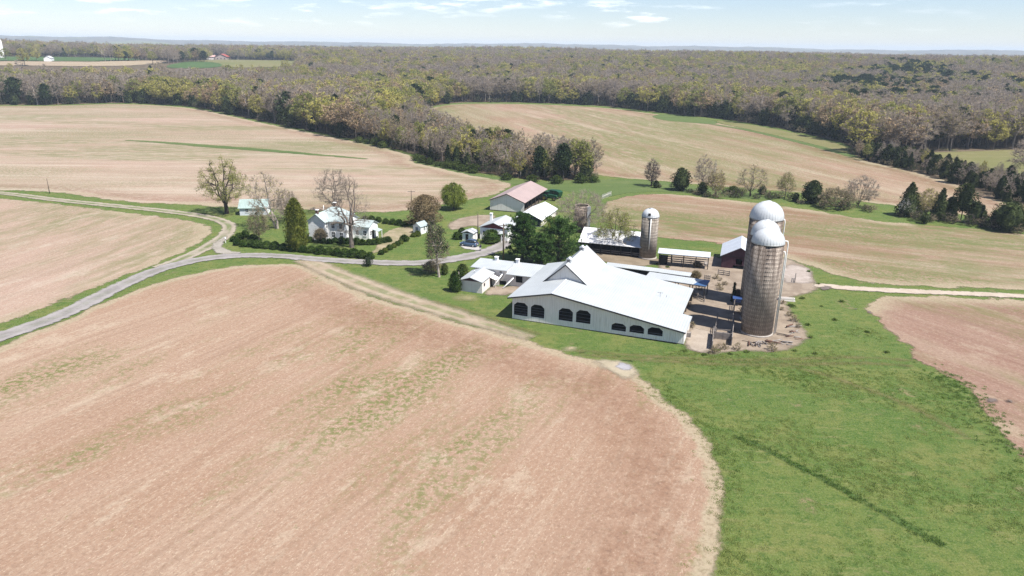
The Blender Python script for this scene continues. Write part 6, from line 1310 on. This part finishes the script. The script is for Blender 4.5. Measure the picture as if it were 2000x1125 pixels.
instancer('woodland', np.stack([FX[ri], FY[ri], FZ[ri] - .05], 1), [first[kind[i]] + pr_i[i] for i in rest], rng.uniform(0, 6.28, len(ri)), np.stack([scl[ri] * sxy[ri], scl[ri] * sxy[ri], scl[ri]], 1), protos)
print('TREES', nf, 'single', cnt, 'kinds', {k: int((kind == k).sum()) for k in FP})
# ------------------------------------------------------------------ grass tufts of the near meadow
def tufts():
    rng = np.random.default_rng(9); pr = []
    for i, (h, w, n, m) in enumerate(((.10, .5, 22, 0), (.14, .6, 24, 0), (.26, .6, 34, 1))):
        A = Arr(); p = np.concatenate([rng.normal(size=(n, 2)) * w * .35, np.zeros((n, 1))], 1); d = nrm(np.concatenate([rng.normal(size=(n, 2)) * .5, np.ones((n, 1))], 1)); slivers(A, rng, p, d, rng.uniform(.6, 1.2, n) * h, rng.uniform(.05, .10, n))
        pr.append(bpy.data.objects.new('grass_tuft', amesh('grass_tuft', [A], [leafmat(('tuft_green', 'tuft_dark')[m], ((.19, .29, .065), (.15, .26, .06))[m], ((.36, .40, .13), (.25, .34, .1))[m], .4, .12, .6)])))
    mpx = [(1150, 690), (1250, 680), (1390, 692), (1440, 690), (1570, 690), (1600, 640), (1700, 640), (1775, 690), (1830, 735), (1900, 790), (1975, 880), (2060, 960), (2400, 1400), (1420, 1400), (1404, 1120), (1414, 990), (1404, 880), (1355, 818), (1282, 755), (1250, 735), (1240, 712)]
    poly = wpoly(mpx); x0, y0 = poly.min(0); x1, y1 = poly.max(0); n = 24000
    X = rng.uniform(x0, min(x1, 95), n); Y = rng.uniform(y0, y1, n); k = inside(poly, X, Y); X, Y = X[k], Y[k]
    nz = np.sin(X / 3.1 + np.sin(Y / 5)) * np.cos(Y / 3.7) + np.sin((X + 2 * Y) / 9.0); k = nz + rng.normal(size=len(X)) * .8 > .5; X, Y = X[k], Y[k]
    idx = rng.integers(0, 2, len(X)); s = rng.uniform(.5, 1.1, len(X))
    # lush band along the stubble and the ditch line
    def along(C, w, m):
        t = rng.uniform(0, len(C) - 1.001, m); i = t.astype(int); f = (t - i)[:, None]; return C[i] * (1 - f) + C[i + 1] * f + rng.normal(size=(m, 2)) * w
    e = along(chaikin(wpoly([(1262, 742), (1285, 757), (1322, 790), (1362, 820), (1395, 852), (1412, 890), (1424, 935), (1427, 990), (1424, 1060), (1412, 1130)]), 2, False), 1.2, 420)
    dt = along(DITCH, .38, 150); side = along(chaikin(wpoly([(1812, 722), (1870, 752), (1910, 790), (1950, 850), (2000, 920)]), 2, False), 1.6, 260)
    X = np.r_[X, e[:, 0], dt[:, 0], side[:, 0]]; Y = np.r_[Y, e[:, 1], dt[:, 1], side[:, 1]]; ex = len(e) + len(dt) + len(side); idx = np.r_[idx, np.full(len(e), 1), np.full(ex - len(e), 2)]; s = np.r_[s, rng.uniform(.5, 1.1, len(e)), rng.uniform(.5, .95, len(dt)), rng.uniform(.5, 1.0, len(side))]
    instancer('grass', np.stack([X, Y, np.full(len(X), .02)], 1), idx, rng.uniform(0, 6.28, len(X)), np.stack([s, s, s], 1), pr)
tufts()
#--WORLD--
def build_world():
    az, el = R(-32), R(58.5)
    s = Vector((math.cos(el) * math.cos(az), math.cos(el) * math.sin(az), math.sin(el)))
    L = bpy.data.lights.new('sun', 'SUN'); L.energy = 5.0; L.angle = R(.53); L.color = (1, .955, .89)
    o = link(bpy.data.objects.new('sun', L)); o.rotation_euler = s.to_track_quat('Z', 'Y').to_euler(); o.location = (40, -20, 120)
    w = bpy.data.worlds.new('World'); S.world = w; w.use_nodes = True; nt = w.node_tree; nt.nodes.clear(); b = NB(nt)
    sky = b.n('ShaderNodeTexSky', sky_type='NISHITA', sun_disc=False, sun_elevation=el, sun_rotation=math.atan2(s.x, s.y), altitude=100, air_density=1.0, dust_density=.0, ozone_density=3).outputs[0]
    d = b.n('ShaderNodeTexCoord').outputs['Generated']
    sp = b.n('ShaderNodeSeparateXYZ', {0: d}); az_ = b.m('ARCTAN2', sp.outputs[0], sp.outputs[1])
    cv = b.n('ShaderNodeCombineXYZ', {0: b.m('MULTIPLY', az_, 11), 1: b.m('MULTIPLY', sp.outputs[2], 62), 2: 3.1}).outputs[0]
    n = b.noise(cv, 1.5, 6, .6); n2 = b.noise(cv, .45, 3, .5)
    cl = b.m('MULTIPLY', b.ss(n, .50, .66), b.ss(n2, .40, .58))
    cl = b.m('MULTIPLY', cl, b.ss(sp.outputs[2], .012, .04))
    tint = b.n('ShaderNodeMix', data_type='RGBA', blend_type='MULTIPLY'); tint.inputs[0].default_value = 1; nt.links.new(sky, tint.inputs[6]); tint.inputs[7].default_value = (1.18, 1.18, 1.34, 1)
    c = b.mix(b.m('MULTIPLY', cl, .5), tint.outputs[2], (17, 17, 17.3))
    bg = b.n('ShaderNodeBackground', {'Color': c, 'Strength': .05}).outputs[0]
    nt.links.new(bg, b.n('ShaderNodeOutputWorld').inputs['Surface'])
build_world()
def build_haze():
    m = bpy.data.materials.new('haze_air'); m.use_nodes = True; m.node_tree.nodes.clear(); b = NB(m.node_tree)
    v = b.n('ShaderNodeVolumePrincipled', {'Color': (.70, .84, 1.0, 1), 'Density': HAZE, 'Anisotropy': .0})
    b.nt.links.new(v.outputs[0], b.n('ShaderNodeOutputMaterial').inputs['Volume'])
    a = 11800
    tag(MB().box(-a, a, -a, a, -4, 125).build('haze', m), kind='stuff')
HAZE = 1.15e-4
build_haze()
cam = bpy.data.cameras.new('camera'); co = link(bpy.data.objects.new('camera', cam))
co.location = (0, 0, CAMH)
X, D, Fw = RM[0], RM[1], RM[2]
co.rotation_euler = Matrix((( X[0], -D[0], -Fw[0]), (X[1], -D[1], -Fw[1]), (X[2], -D[2], -Fw[2]))).to_euler()
cam.sensor_fit = 'HORIZONTAL'; cam.sensor_width = 36; cam.lens = 36 * FOC / 2000; cam.clip_end = 40000; cam.clip_start = .5
S.camera = co
S.view_settings.view_transform = 'Standard'; S.view_settings.look = 'None'; S.view_settings.gamma = 1; S.view_settings.exposure = 1.05
S.cycles.use_denoising = True; S.cycles.denoiser = 'OPENIMAGEDENOISE'; S.cycles.denoising_input_passes = 'RGB_ALBEDO_NORMAL'; S.cycles.denoising_prefilter = 'NONE'
S.cycles.max_bounces = 6; S.cycles.diffuse_bounces = 3; S.cycles.transparent_max_bounces = 8; S.cycles.volume_bounces = 0
